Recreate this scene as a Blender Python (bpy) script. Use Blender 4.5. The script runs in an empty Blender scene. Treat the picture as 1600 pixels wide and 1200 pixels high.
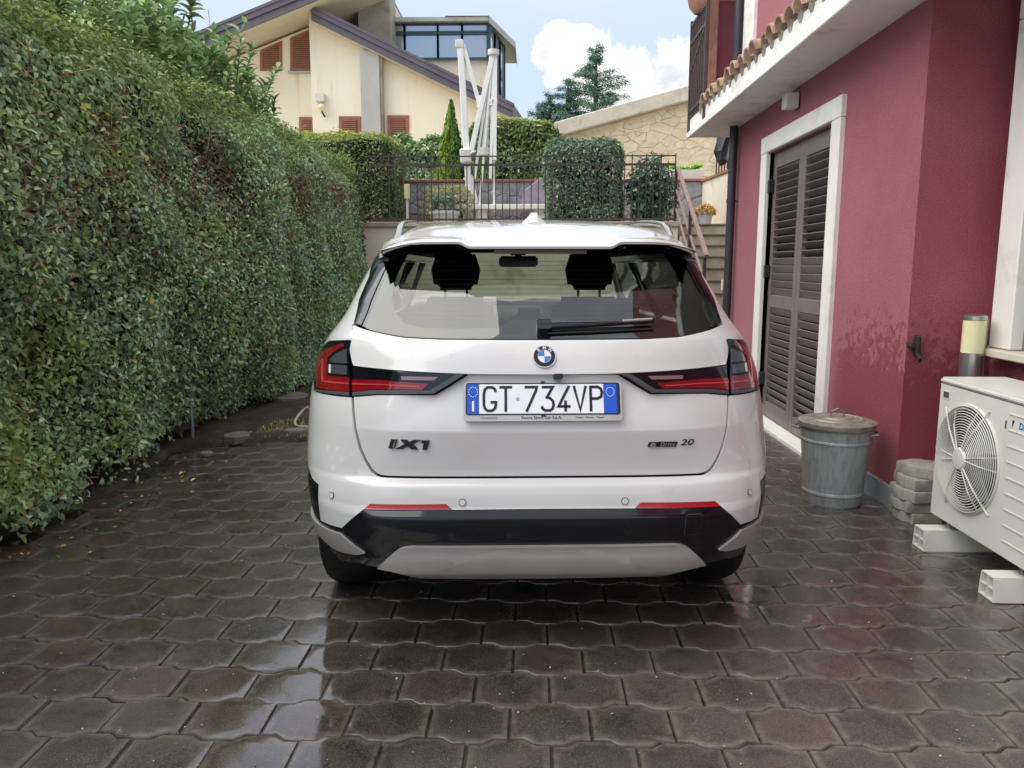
import bpy, bmesh, math, random
import numpy as np
from mathutils import Vector, Matrix
R = math.radians
random.seed(7)
rng = np.random.default_rng(11)
SC = bpy.context.scene
COL = SC.collection

# ------------------------------------------------------------------ camera
FPX = 1200.0                      # focal length in pixels of the 1600 wide photo
PITCH = math.atan(184 / FPX)      # camera looks slightly down
YAW = math.atan(35 / FPX)         # and slightly left of the house direction (world +Y)
EYE = 1.38
cam_d = bpy.data.cameras.new('camera')
cam = bpy.data.objects.new('camera', cam_d); COL.objects.link(cam)
cam.location = (0, 0, EYE)
cam.rotation_euler = (math.pi / 2 - PITCH, 0, YAW)
cam_d.sensor_width = 36; cam_d.lens = 36 * FPX / 1600
cam_d.clip_end = 3000; cam_d.clip_start = .05
SC.camera = cam

# ------------------------------------------------------------------ sky, sun, exposure
SUN_DIR = Vector((-.80, -.22, 1.0)).normalized()      # towards the sun
elev = math.asin(SUN_DIR.z); azim = math.atan2(SUN_DIR.x, SUN_DIR.y)
VEIL_COL = (1.85, 2.12, 2.55); VEIL_TOP = (2.35, 2.3, 2.25); VEIL_UP = 1.35; CLOUD_LO = (2.55, 2.7, 3.0, 1); CLOUD_HI = (4.1, 4.1, 4.1, 1)
world = bpy.data.worlds.new('World'); SC.world = world; world.use_nodes = True
wt = world.node_tree; wn = wt.nodes; wl = wt.links
wn.clear()
out = wn.new('ShaderNodeOutputWorld'); bg = wn.new('ShaderNodeBackground')
wl.new(bg.outputs[0], out.inputs[0]); bg.inputs[1].default_value = .13
sky = wn.new('ShaderNodeTexSky'); sky.sky_type = 'NISHITA'; sky.sun_disc = False
sky.sun_elevation = elev; sky.sun_rotation = azim
sky.air_density = 1.0; sky.dust_density = .3; sky.ozone_density = 2.0
tc = wn.new('ShaderNodeTexCoord')
def wmath(op, a, b=None, c=None, clamp=False):
    n = wn.new('ShaderNodeMath'); n.operation = op; n.use_clamp = clamp
    for i, v in enumerate((a, b, c)):
        if v is None: continue
        if isinstance(v, (int, float)): n.inputs[i].default_value = v
        else: wl.new(v, n.inputs[i])
    return n.outputs[0]
def wvec(op, a, b=None):
    n = wn.new('ShaderNodeVectorMath'); n.operation = op
    for i, v in enumerate((a, b)):
        if v is None: continue
        if isinstance(v, (tuple, list, Vector)): n.inputs[i].default_value = tuple(v)
        else: wl.new(v, n.inputs[i])
    return n
def wnoise(vec, scale, detail, rough=.55, dist=0.):
    n = wn.new('ShaderNodeTexNoise'); n.inputs['Scale'].default_value = scale
    n.inputs['Detail'].default_value = detail; n.inputs['Roughness'].default_value = rough
    n.inputs['Distortion'].default_value = dist
    wl.new(vec, n.inputs['Vector']); return n
def wramp(v, a, b):
    n = wn.new('ShaderNodeMapRange'); n.interpolation_type = 'SMOOTHSTEP'
    n.inputs[1].default_value = a; n.inputs[2].default_value = b; wl.new(v, n.inputs[0]); return n.outputs[0]
def wmix(f, a, b):
    n = wn.new('ShaderNodeMix'); n.data_type = 'RGBA'
    wl.new(f, n.inputs[0])
    for i, v in ((6, a), (7, b)):
        if isinstance(v, tuple): n.inputs[i].default_value = v
        else: wl.new(v, n.inputs[i])
    return n.outputs[2]
gen = tc.outputs['Generated']
# veil of high cloud: CIE overcast law, brighter towards the zenith, broken by broad blue patches
sepn = wn.new('ShaderNodeSeparateXYZ'); wl.new(gen, sepn.inputs[0])
up_ = wmath('MAXIMUM', sepn.outputs['Z'], 0.)
cie = wmath('ADD', wmath('MULTIPLY', up_, VEIL_UP), 1.0)
veil_n = wnoise(gen, 1.7, 4, .55, .35)
veil = wmath('ADD', wmath('MULTIPLY', wramp(veil_n.outputs[0], .34, .66), .55), .38, clamp=True)
vcol = wn.new('ShaderNodeVectorMath'); vcol.operation = 'SCALE'; wl.new(wmix(wramp(up_, .2, .7), (*VEIL_COL, 1), (*VEIL_TOP, 1)), vcol.inputs[0]); wl.new(cie, vcol.inputs['Scale'])
c = wmix(veil, sky.outputs[0], vcol.outputs[0])
# cumulus heaps: rounded lumps low over the horizon, edges broken up by noise
wob = wnoise(gen, 9.0, 6, .62, .2)
off = wvec('SUBTRACT', wob.outputs['Color'], (.5, .5, .5))
sc_ = wn.new('ShaderNodeVectorMath'); sc_.operation = 'SCALE'; wl.new(off.outputs[0], sc_.inputs[0]); sc_.inputs['Scale'].default_value = .11
pos = wvec('ADD', gen, sc_.outputs[0]).outputs[0]
def sky_dir(px, py):
    dx = (px - 800) / FPX; u = (600 - py) / FPX
    y = math.cos(PITCH) + u * math.sin(PITCH); z = -math.sin(PITCH) + u * math.cos(PITCH)
    v = Vector((dx * math.cos(YAW) - y * math.sin(YAW), dx * math.sin(YAW) + y * math.cos(YAW), z))
    return v.normalized()
heaps = [(sky_dir(872, 84), .030), (sky_dir(918, 88), .034), (sky_dir(985, 118), .030), (sky_dir(1045, 103), .034), (sky_dir(950, 135), .045),
         (sky_dir(1030, 145), .05), (sky_dir(1120, 125), .055)]
for k in range(16):       # the same kind of cloud carries on round the horizon
    a = 2 * math.pi * k / 16 + .55 + .12 * math.sin(k * 5.1); e = R(9 + 6 * math.sin(k * 2.3))
    if abs(math.sin(a)) < .5 and math.cos(a) > 0: continue
    heaps.append((Vector((math.sin(a) * math.cos(e), math.cos(a) * math.cos(e), math.sin(e))), .1 + .05 * math.sin(k * 1.7)))
m = None
for d, r in heaps:
    dist = wvec('DISTANCE', pos, d).outputs['Value']
    b = wmath('SUBTRACT', 1.0, wmath('DIVIDE', dist, r))
    m = b if m is None else wmath('MAXIMUM', m, b)
mask = wramp(m, -.06, .16)
shade_n = wnoise(pos, 9.0, 5, .6)
cl = wmix(wramp(shade_n.outputs[0], .34, .56), CLOUD_LO, CLOUD_HI)
c = wmix(mask, c, cl)
wl.new(c, bg.inputs[0])

sun_d = bpy.data.lights.new('sun', 'SUN'); sun_d.energy = 1.5; sun_d.angle = R(75); sun_d.color = (1, .95, .87)
sun = bpy.data.objects.new('sun', sun_d); COL.objects.link(sun)
sun.rotation_euler = SUN_DIR.to_track_quat('Z', 'Y').to_euler()
sun.location = (-6, 2, 9)

SC.view_settings.view_transform = 'Standard'; SC.view_settings.look = 'None'
SC.view_settings.exposure = 1.15; SC.view_settings.gamma = 1.0
SC.render.engine = 'CYCLES'
SC.cycles.use_denoising = True
SC.cycles.max_bounces = 6; SC.cycles.diffuse_bounces = 3; SC.cycles.glossy_bounces = 3
SC.cycles.transparent_max_bounces = 8; SC.cycles.transmission_bounces = 4
SC.cycles.sample_clamp_indirect = 6

# ------------------------------------------------------------------ pixel -> place (real depth given)
def ray(px, py):
    dx = (px - 800) / FPX; u = (600 - py) / FPX
    y = math.cos(PITCH) + u * math.sin(PITCH); z = -math.sin(PITCH) + u * math.cos(PITCH)
    ca, sa = math.cos(YAW), math.sin(YAW)
    return Vector((dx * ca - y * sa, dx * sa + y * ca, z))
def atY(px, py, Y):
    r = ray(px, py); t = Y / r.y; return Vector((t * r.x, Y, EYE + t * r.z))
def atX(px, py, X):
    r = ray(px, py); t = X / r.x; return Vector((X, t * r.y, EYE + t * r.z))
def atZ(px, py, Z):
    r = ray(px, py); t = (Z - EYE) / r.z; return Vector((t * r.x, t * r.y, Z))

# ------------------------------------------------------------------ materials
MATS = {}
def lin(h):
    h = h.lstrip('#'); v = [int(h[i:i + 2], 16) / 255 for i in (0, 2, 4)]
    return tuple(x / 12.92 if x <= .04045 else ((x + .055) / 1.055) ** 2.4 for x in v)
class MT:
    """small node-material writer"""
    def __init__(s, name):
        s.m = bpy.data.materials.new(name); s.m.use_nodes = True
        s.t = s.m.node_tree; s.n = s.t.nodes; s.l = s.t.links
        s.b = s.n['Principled BSDF']; MATS[name] = s.m
        s.o = s.n['Material Output']
    def coord(s, kind='Object'):
        n = s.n.new('ShaderNodeTexCoord'); return n.outputs[kind]
    def pos(s):
        n = s.n.new('ShaderNodeNewGeometry'); return n.outputs['Position']
    def mapping(s, v, scale=(1, 1, 1), rot=(0, 0, 0), loc=(0, 0, 0)):
        n = s.n.new('ShaderNodeMapping'); n.inputs['Scale'].default_value = scale; n.inputs['Rotation'].default_value = rot
        n.inputs['Location'].default_value = loc
        s.l.new(v, n.inputs[0]); return n.outputs[0]
    def noise(s, v, scale, detail=4, rough=.55, dist=0.):
        n = s.n.new('ShaderNodeTexNoise'); n.inputs['Scale'].default_value = scale; n.inputs['Detail'].default_value = detail
        n.inputs['Roughness'].default_value = rough; n.inputs['Distortion'].default_value = dist
        s.l.new(v, n.inputs['Vector']); return n.outputs[0]
    def voro(s, v, scale, feature='F1', out='Distance'):
        n = s.n.new('ShaderNodeTexVoronoi'); n.feature = feature; n.inputs['Scale'].default_value = scale
        s.l.new(v, n.inputs['Vector']); return n.outputs[out]
    def ramp(s, v, a, b, lo=0., hi=1.):
        n = s.n.new('ShaderNodeMapRange'); n.interpolation_type = 'SMOOTHSTEP'
        for i, x in ((1, a), (2, b), (3, lo), (4, hi)): n.inputs[i].default_value = x
        s.l.new(v, n.inputs[0]); return n.outputs[0]
    def math(s, op, a, b=None, clamp=False):
        n = s.n.new('ShaderNodeMath'); n.operation = op; n.use_clamp = clamp
        for i, v in enumerate((a, b)):
            if v is None: continue
            if isinstance(v, (int, float)): n.inputs[i].default_value = v
            else: s.l.new(v, n.inputs[i])
        return n.outputs[0]
    def mix(s, f, a, b, blend='MIX'):
        n = s.n.new('ShaderNodeMix'); n.data_type = 'RGBA'; n.blend_type = blend
        if isinstance(f, (int, float)): n.inputs[0].default_value = f
        else: s.l.new(f, n.inputs[0])
        for i, v in ((6, a), (7, b)):
            if isinstance(v, tuple): n.inputs[i].default_value = (*v[:3], 1)
            else: s.l.new(v, n.inputs[i])
        return n.outputs[2]
    def rand(s):
        n = s.n.new('ShaderNodeObjectInfo'); return n.outputs['Random']
    def attr(s, name, out='Color'):
        n = s.n.new('ShaderNodeAttribute'); n.attribute_name = name; return n.outputs[out]
    def set(s, key, v):
        i = s.b.inputs[key]
        if isinstance(v, (int, float)): i.default_value = v
        elif isinstance(v, tuple): i.default_value = (*v[:3], 1) if len(v) < 4 else v
        else: s.l.new(v, i)
        return s
    def bump(s, h, strength=.3, dist=.01):
        n = s.n.new('ShaderNodeBump'); n.inputs['Strength'].default_value = strength; n.inputs['Distance'].default_value = dist
        s.l.new(h, n.inputs['Height']); s.l.new(n.outputs[0], s.b.inputs['Normal']); return s
def simple(name, col, rough=.5, metal=0., var=.12, scale=6., bump=0., bscale=60., coat=0., spec=.5, dirt=None, dscale=3.):
    t = MT(name); c = t.coord()
    nz = t.noise(c, scale, 5)
    lo = tuple(max(0, x * (1 - var)) for x in col); hi = tuple(min(1, x * (1 + var)) for x in col)
    cc = t.mix(t.ramp(nz, .3, .7), lo, hi)
    if dirt:
        cc = t.mix(t.ramp(t.noise(c, dscale, 8, .65, .3), .5, .75), cc, dirt)
    t.set('Base Color', cc).set('Roughness', rough).set('Metallic', metal).set('Specular IOR Level', spec)
    if coat: t.set('Coat Weight', coat).set('Coat Roughness', .03)
    if bump: t.bump(t.noise(c, bscale, 4, .6), bump, .006)
    return t.m

# ------------------------------------------------------------------ objects
def tag(o, label=None, cat=None, group=None, kind=None):
    if label: o['label'] = label
    if cat: o['category'] = cat
    if group: o['group'] = group
    if kind: o['kind'] = kind
    return o
def empty(name, loc=(0, 0, 0), rz=0., label=None, cat=None, group=None):
    o = bpy.data.objects.new(name, None); COL.objects.link(o)
    o.empty_display_size = .1
    o.location = loc; o.rotation_euler = (0, 0, rz)
    tag(o, label, cat, group); return o
def put(name, me, mat=None, parent=None, local=False):
    """link a mesh; mesh data in world space unless local; a part keeps its place under its root"""
    o = bpy.data.objects.new(name, me); COL.objects.link(o)
    if mat is not None and not me.materials: me.materials.append(mat)
    if parent is not None:
        o.parent = parent
        if not local and parent.type == 'EMPTY':
            o.matrix_parent_inverse = (Matrix.Translation(parent.location) @ Matrix.Rotation(parent.rotation_euler.z, 4, 'Z')).inverted()
    return o
def mesh(name, verts, faces, smooth=False):
    me = bpy.data.meshes.new(name); me.from_pydata([tuple(v) for v in verts], [], [tuple(f) for f in faces]); me.update()
    if smooth: me.shade_smooth()
    return me
class MB:
    def __init__(s): s.v = []; s.f = []; s.mi = []; s.cur = 0
    def add(s, vs, fs):
        n = len(s.v); s.v += [Vector(v) for v in vs]; s.f += [tuple(i + n for i in f) for f in fs]; s.mi += [s.cur] * len(fs); return s
    def box(s, x0, x1, y0, y1, z0, z1):
        vs = [(x, y, z) for z in (z0, z1) for y in (y0, y1) for x in (x0, x1)]
        return s.add(vs, [(0, 2, 3, 1), (4, 5, 7, 6), (0, 1, 5, 4), (2, 6, 7, 3), (0, 4, 6, 2), (1, 3, 7, 5)])
    def beam(s, a, b, w, h, up=(0, 0, 1)):
        a, b = Vector(a), Vector(b); d = (b - a).normalized(); u = Vector(up)
        if abs(d.dot(u)) > .98: u = Vector((1, 0, 0))
        r = d.cross(u).normalized(); u = r.cross(d).normalized()
        vs = []
        for p in (a, b):
            for sx, sz in ((-1, -1), (1, -1), (1, 1), (-1, 1)): vs.append(p + r * sx * w / 2 + u * sz * h / 2)
        return s.add(vs, [(0, 1, 2, 3), (7, 6, 5, 4), (0, 4, 5, 1), (1, 5, 6, 2), (2, 6, 7, 3), (3, 7, 4, 0)])
    def tube(s, pts, r, n=10, caps=True):
        pts = [Vector(p) for p in pts]; rs = r if isinstance(r, (list, tuple)) else [r] * len(pts)
        base = len(s.v); prev = None
        for i, p in enumerate(pts):
            d = (pts[min(i + 1, len(pts) - 1)] - pts[max(i - 1, 0)]).normalized()
            if prev is None:
                u = Vector((0, 0, 1)) if abs(d.z) < .9 else Vector((1, 0, 0))
                x = d.cross(u).normalized()
            else:
                x = (prev - d * prev.dot(d)).normalized()
            prev = x; y = d.cross(x)
            for k in range(n):
                a = 2 * math.pi * k / n; s.v.append(p + (x * math.cos(a) + y * math.sin(a)) * rs[i])
        for i in range(len(pts) - 1):
            for k in range(n):
                a = base + i * n + k; b = base + i * n + (k + 1) % n
                s.f.append((a, b, b + n, a + n)); s.mi.append(s.cur)
        if caps:
            s.f.append(tuple(base + k for k in reversed(range(n)))); s.mi.append(s.cur)
            s.f.append(tuple(base + (len(pts) - 1) * n + k for k in range(n))); s.mi.append(s.cur)
        return s
    def lathe(s, prof, n=32, c=(0, 0, 0)):
        base = len(s.v); c = Vector(c)
        for r, z in prof:
            for k in range(n):
                a = 2 * math.pi * k / n; s.v.append(c + Vector((r * math.cos(a), r * math.sin(a), z)))
        for i in range(len(prof) - 1):
            for k in range(n):
                a = base + i * n + k; b = base + i * n + (k + 1) % n
                s.f.append((a, b, b + n, a + n)); s.mi.append(s.cur)
        s.f.append(tuple(base + k for k in reversed(range(n)))); s.mi.append(s.cur)
        s.f.append(tuple(base + (len(prof) - 1) * n + k for k in range(n))); s.mi.append(s.cur)
        return s
    def prism(s, poly, fn, d0, d1):
        """poly of 2D points, fn(u, v, d) -> 3D point; extruded from d0 to d1"""
        n = len(poly); vs = [fn(u, v, d0) for u, v in poly] + [fn(u, v, d1) for u, v in poly]
        fs = [tuple(range(n)), tuple(reversed(range(n, 2 * n)))] + [(i, i + n, (i + 1) % n + n, (i + 1) % n) for i in range(n)]
        return s.add(vs, fs)
    def mesh(s, name, bevel=0., seg=1, smooth=None):
        me = bpy.data.meshes.new(name); bm = bmesh.new()
        vs = [bm.verts.new(v) for v in s.v]
        for f, mi in zip(s.f, s.mi):
            try: bm.faces.new([vs[i] for i in f]).material_index = mi
            except ValueError: pass
        bmesh.ops.recalc_face_normals(bm, faces=bm.faces)
        if bevel:
            bmesh.ops.bevel(bm, geom=[e for e in bm.edges if len(e.link_faces) == 2 and e.calc_face_angle(0) > .5], offset=bevel, segments=seg, affect='EDGES', clamp_overlap=True)
        bm.to_mesh(me); bm.free()
        if smooth is not None:
            me.shade_smooth(); me.set_sharp_from_angle(angle=R(smooth))
        return me
    def build(s, name, mat, parent=None, bevel=0., smooth=None, local=False, seg=1):
        me = s.mesh(name, bevel, seg, smooth)
        for mm in (mat if isinstance(mat, list) else [mat]): me.materials.append(mm)
        return put(name, me, None, parent, local)
def text_mesh(s, size, name='lettering', extrude=.0006, bold=False, spacing=1., shear=0.):
    cu = bpy.data.curves.new(name, 'FONT'); cu.body = s; cu.size = size; cu.extrude = extrude
    cu.align_x = 'CENTER'; cu.align_y = 'CENTER'; cu.space_character = spacing; cu.shear = shear
    if bold: cu.offset = size * .012
    cu.resolution_u = 3
    o = bpy.data.objects.new('tmp_text', cu); COL.objects.link(o)
    dg = bpy.context.evaluated_depsgraph_get()
    me = bpy.data.meshes.new_from_object(o.evaluated_get(dg))
    bpy.data.objects.remove(o); bpy.data.curves.remove(cu)
    me.name = name
    return me
def ribbon(pts, w, closed=False):
    """polyline with mitred joins -> quads in 2D"""
    P = [Vector(p) for p in pts]; n = len(P); L = []; Rr = []
    for i in range(n):
        a = P[i - 1] if (i > 0 or closed) else None; b = P[(i + 1) % n] if (i < n - 1 or closed) else None
        d0 = (P[i] - a).normalized() if a is not None else None; d1 = (b - P[i]).normalized() if b is not None else None
        if d0 is None: d0 = d1
        if d1 is None: d1 = d0
        t = (d0 + d1).normalized(); nn = Vector((-t.y, t.x)); k = 1 / max(.45, nn.dot(Vector((-d0.y, d0.x))))
        L.append(P[i] + nn * w / 2 * k); Rr.append(P[i] - nn * w / 2 * k)
    q = []
    for i in range(n if closed else n - 1):
        j = (i + 1) % n; q.append((Rr[i], Rr[j], L[j], L[i]))
    return q
# ------------------------------------------------------------------ surface materials
# wet interlocking concrete pavers: dirt-brown grey, paler worn rims, water film in broad patches
t = MT('paver_concrete'); p = t.pos(); rnd = t.rand(); rim = t.attr('rim', 'Fac'); tone = t.attr('tone', 'Fac')
rv = t.math('FRACT', t.math('ADD', rnd, tone))
c1 = t.mix(rv, lin('#46403a'), lin('#5f564d'))
c1 = t.mix(t.ramp(rv, .72, .95), c1, lin('#59483f'))
blot = t.noise(p, 9, 5, .6, .4)
c1 = t.mix(t.ramp(blot, .42, .72), c1, lin('#38332f'))
grit = t.noise(p, 240, 2, .7)
c1 = t.mix(t.ramp(grit, .50, .66, 0, .6), c1, lin('#837b71'))
c1 = t.mix(t.ramp(t.noise(p, 210, 2, .7), .55, .70, 0, .7), c1, lin('#26221f'))
rimn = t.math('MULTIPLY', t.ramp(rim, .25, 1.0), t.ramp(t.noise(p, 26, 4), .25, .65), clamp=True)
c1 = t.mix(t.math('MULTIPLY', rimn, .72), c1, lin('#7f776a'))
fines = t.noise(p, 1.1, 3, .5)
wet = t.ramp(t.noise(p, .85, 4, .55, .35), .40, .60)                 # broad wet zones
film = t.ramp(t.noise(p, 5.5, 6, .6, .6), .47, .63)                  # puddle film inside them
def pool(cx, cy, r0, r1):
    d = t.n.new('ShaderNodeVectorMath'); d.operation = 'DISTANCE'; t.l.new(t.mapping(p, (1, .8, 0)), d.inputs[0]); d.inputs[1].default_value = (cx, cy * .8, 0)
    return t.ramp(t.math('ADD', d.outputs['Value'], t.math('MULTIPLY', t.math('SUBTRACT', t.noise(p, 4., 5, .6), .5), .7)), r0, r1, 1, 0)
pools = pool(-.62, 2.25, .26, .78)
for a in ((.92, 3.15, .03, .30), (1.62, 3.25, .02, .22), (-.5, 1.75, .2, .5), (1.2, 2.75, .02, .18), (-1.55, 2.9, .05, .4)): pools = t.math('MAXIMUM', pools, pool(*a))
wet = t.math('MAXIMUM', wet, pools); film = t.math('MAXIMUM', film, pools)
wet2 = t.math('MULTIPLY', wet, film)
c1 = t.mix(t.math('MULTIPLY', wet, .45), c1, t.mix(.62, c1, (0.006, .005, .005)))
t.set('Base Color', c1)
rgh = t.math('SUBTRACT', t.ramp(wet, 0, 1, .44, .28), t.math('MULTIPLY', wet2, .20))
t.set('Roughness', rgh).set('Specular IOR Level', .55)
t.set('Coat Weight', t.ramp(wet2, .1, .8, .45, 1.)).set('Coat Roughness', t.ramp(wet2, .2, 1., .17, .05)).set('Coat IOR', 1.48)
hb = t.math('ADD', t.math('MULTIPLY', t.noise(p, 190, 3, .65), .5), t.math('MULTIPLY', t.noise(p, 30, 4), 1.2))
nb = t.n.new('ShaderNodeBump'); nb.inputs['Distance'].default_value = .004; t.l.new(hb, nb.inputs['Height']); t.l.new(t.ramp(pools, .2, 1., .38, .05), nb.inputs['Strength']); t.l.new(nb.outputs[0], t.b.inputs['Normal'])
# joints: wet grit and silt
t = MT('joint_grit'); p = t.pos()
t.set('Base Color', t.mix(t.ramp(t.noise(p, 30, 6, .7), .35, .7), lin('#2a2622'), lin('#4b443a')))
t.set('Roughness', t.ramp(t.noise(p, 2.1, 4), .35, .65, .05, .35)).set('Specular IOR Level', .6).set('Coat Weight', .9).set('Coat Roughness', t.ramp(t.noise(p, 3.3, 4), .35, .6, .03, .3)).set('Coat IOR', 1.5)
t.bump(t.noise(p, 160, 3, .7), .25, .003)
# soil
t = MT('bare_soil'); p = t.pos()
cc = t.mix(t.ramp(t.noise(p, 6, 8, .7), .35, .7), lin('#2b241e'), lin('#57493a'))
cc = t.mix(t.ramp(t.voro(p, 55), .0, .25, 1, 0), cc, lin('#6d6355'))
t.set('Base Color', cc).set('Roughness', .75).bump(t.noise(p, 40, 6, .7), .8, .02)
# red render, left wall pale dusty pink where dry, with splash-wet blotches low down
t = MT('red_render'); p = t.pos()
base = t.mix(t.ramp(t.noise(p, 1.7, 5, .6), .3, .7), lin('#a1535c'), lin('#ac6069'))
gr = t.noise(p, 120, 3, .75)
base = t.mix(t.ramp(gr, .42, .62, 0, .5), base, lin('#69343c'))
sepx = t.n.new('ShaderNodeSeparateXYZ'); t.l.new(p, sepx.inputs[0])
hz = sepx.outputs['Z']; yy = sepx.outputs['Y']
sp = t.noise(t.mapping(p, (1, 1, .8)), 24, 5, .7, .5)
dy = t.math('ABSOLUTE', t.math('SUBTRACT', yy, 4.72))
yfall = t.math('ADD', t.ramp(dy, .28, .9, .20, 0.), 0)
zone = t.math('MINIMUM', t.ramp(hz, .45, 1.12, .56, .26), t.ramp(hz, .05, .5, .40, .56))
thr = t.math('ADD', zone, yfall)
near = t.ramp(yy, 5.1, 5.45, 1, 0)
splash = t.math('MULTIPLY', t.ramp(t.math('SUBTRACT', thr, sp), -.03, .06), near)
splash = t.math('MULTIPLY', splash, t.ramp(hz, 1.0, 1.22, 1, 0))
base = t.mix(t.math('MULTIPLY', splash, .6), base, lin('#7e2f37'))
streak = t.noise(t.mapping(p, (6, 6, .35)), 4, 4)
base = t.mix(t.ramp(streak, .55, .75, 0, .14), base, lin('#8c4248'))
t.set('Base Color', base).set('Roughness', t.ramp(splash, 0, 1, .85, .55)).set('Specular IOR Level', .3)
t.set('Sheen Weight', t.ramp(splash, 0, 1, .24, .06)).set('Sheen Roughness', .45).set('Sheen Tint', (1., .93, .95))
t.bump(t.math('ADD', gr, t.noise(p, 60, 3)), .55, .006)
simple('plum_panel', lin('#7c3a48'), .7, var=.08)
simple('white_stone', lin('#efebe2'), .6, var=.04, scale=3, dirt=lin('#d8d2c4'), dscale=4)
simple('white_plaster', lin('#f2f0ea'), .7, var=.03, scale=2, dirt=lin('#cfc9bd'), dscale=5, bump=.1, bscale=40)
simple('plinth_grey', lin('#8b8f94'), .6, var=.15, scale=5, dirt=lin('#5f6064'))
t = MT('shutter_metal'); c = t.coord()
t.set('Base Color', t.mix(t.ramp(t.noise(c, 8, 5), .3, .7), lin('#736866'), lin('#7c706d'))).set('Roughness', .42)
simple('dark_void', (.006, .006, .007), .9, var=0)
simple('dark_pipe', lin('#39363b'), .45, var=.1)
t = MT('clay_tile'); p = t.pos(); rnd = t.rand()
cc = t.mix(rnd, lin('#b0907a'), lin('#d0b59c'))
cc = t.mix(t.ramp(t.noise(p, 14, 6, .65), .42, .7), cc, lin('#96705a'))
cc = t.mix(t.ramp(t.noise(p, 40, 4, .65), .58, .72), cc, lin('#cdb79c'))
t.set('Base Color', cc).set('Roughness', .85).bump(t.noise(p, 60, 4), .4, .005)
simple('terracotta', lin('#b58472'), .8, var=.15, scale=10)
simple('brown_iron', lin('#4a3d3c'), .5, var=.2, scale=20)
simple('black_iron', lin('#2b272b'), .5, var=.2, scale=20)
simple('handrail_paint', lin('#8d736a'), .5, var=.12, scale=8)
simple('white_powder', lin('#d6d4ca'), .35, var=.03, scale=3)
simple('parasol_white', lin('#efeee8'), .4, var=.03)
simple('shutter_shade_brown', lin('#6d4232'), .7, var=.1)
simple('cream_plastic', lin('#d9d6ca'), .5, var=.05, scale=8)
simple('galvanised', lin('#8f9699'), .42, .75, var=.22, scale=9, bump=.06, bscale=25)
t = MT('bin_zinc'); c = t.coord()
v1 = t.noise(t.mapping(c, (14, 14, 3)), 3, 6, .65, .6)
t.set('Base Color', t.mix(t.ramp(v1, .4, .66), lin('#a9adab'), lin('#939896'))).set('Metallic', .25).set('Roughness', t.ramp(v1, .4, .6, .55, .35))
t = MT('bin_lid_zinc'); c = t.coord()
v1 = t.noise(c, 14, 6, .65, .6)
t.set('Base Color', t.mix(t.ramp(v1, .4, .66), lin('#9f988c'), lin('#80796d'))).set('Metallic', .35).set('Roughness', .45)
simple('steel', lin('#b8b8b6'), .28, .9, var=.08)
simple('aluminium_pipe', lin('#a9adb0'), .35, .8, var=.08)
simple('lamp_diffuser', lin('#e6dfae'), .35, var=.05, spec=.4)
simple('loose_concrete', lin('#9a958a'), .85, var=.2, scale=14, bump=.5, bscale=70, dirt=lin('#6f6a60'), dscale=9)
simple('step_stone', lin('#b3a892'), .75, var=.12, scale=5, dirt=lin('#8b806b'), dscale=3)
simple('step_edge', lin('#6f675a'), .7, var=.15)
simple('cream_render', lin('#eadfca'), .8, var=.06, scale=2, dirt=lin('#b8ab92'), dscale=2)
simple('grey_stone', lin('#97989a'), .75, var=.22, scale=5, bump=.4, bscale=30)
simple('grey_mortar', lin('#a2a29f'), .85, var=.1)
simple('copper_coping', lin('#9b6a52'), .7, var=.15)
t = MT('sand_stone'); p = t.pos(); rnd = t.rand()
cc = t.mix(rnd, lin('#dccaa9'), lin('#e6d6ba')); cc = t.mix(t.ramp(t.noise(p, 4, 7, .65), .4, .7), cc, lin('#d3bd98'))
t.set('Base Color', cc).set('Roughness', .9).bump(t.noise(p, 7, 7, .65), .8, .05)
simple('sand_mortar', lin('#dccbac'), .9, var=.1, bump=.5, bscale=20)
simple('coping_concrete', lin('#cfc5b2'), .8, var=.08, dirt=lin('#a99f8d'))
t = MT('yellow_render'); p = t.pos()
cc = t.mix(t.ramp(t.noise(p, .5, 4), .3, .7), lin('#efe2c8'), lin('#f3e8d2'))
cc = t.mix(t.ramp(t.noise(t.mapping(p, (2.5, 2.5, .18)), 2, 6, .6), .55, .78), cc, lin('#dcc8a2'))
t.set('Base Color', cc).set('Roughness', .9).bump(t.noise(p, 30, 4), .2, .01)
simple('soffit_cream', lin('#d8cdb2'), .85, var=.05, scale=1)
simple('slate_fascia', lin('#5e5862'), .55, var=.1, scale=2)
simple('grey_pier', lin('#b3b3aa'), .85, var=.06, scale=1, dirt=lin('#9a9a90'), dscale=1)
simple('chimney_concrete', lin('#9f998a'), .9, var=.18, scale=1.5, dirt=lin('#76705f'), dscale=2)
simple('brown_shutter', lin('#96604a'), .6, var=.1)
simple('teal_frame', lin('#2d474e'), .4, var=.1)
t = MT('house_glass'); t.set('Base Color', lin('#aab3ba')).set('Roughness', .08).set('Metallic', .6)
simple('bark', lin('#5c4a3b'), .9, var=.3, scale=20, bump=.6, bscale=30)
simple('dry_twig', lin('#a18a74'), .9, var=.3, scale=9)
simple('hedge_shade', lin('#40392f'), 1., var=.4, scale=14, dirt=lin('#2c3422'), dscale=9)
simple('lilac_cover', lin('#9d8f9c'), .8, var=.12)
simple('black_bag', lin('#23252c'), .35, var=.2, scale=9)
simple('white_pot', lin('#cfd2d3'), .5, var=.05)
simple('hose_cream', lin('#c9c39c'), .45, var=.05)
simple('slab_stone', lin('#77726b'), .7, var=.2, scale=8, bump=.4, bscale=40)
simple('pale_ground', lin('#a8a294'), .9, var=.15, scale=.6)
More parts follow.
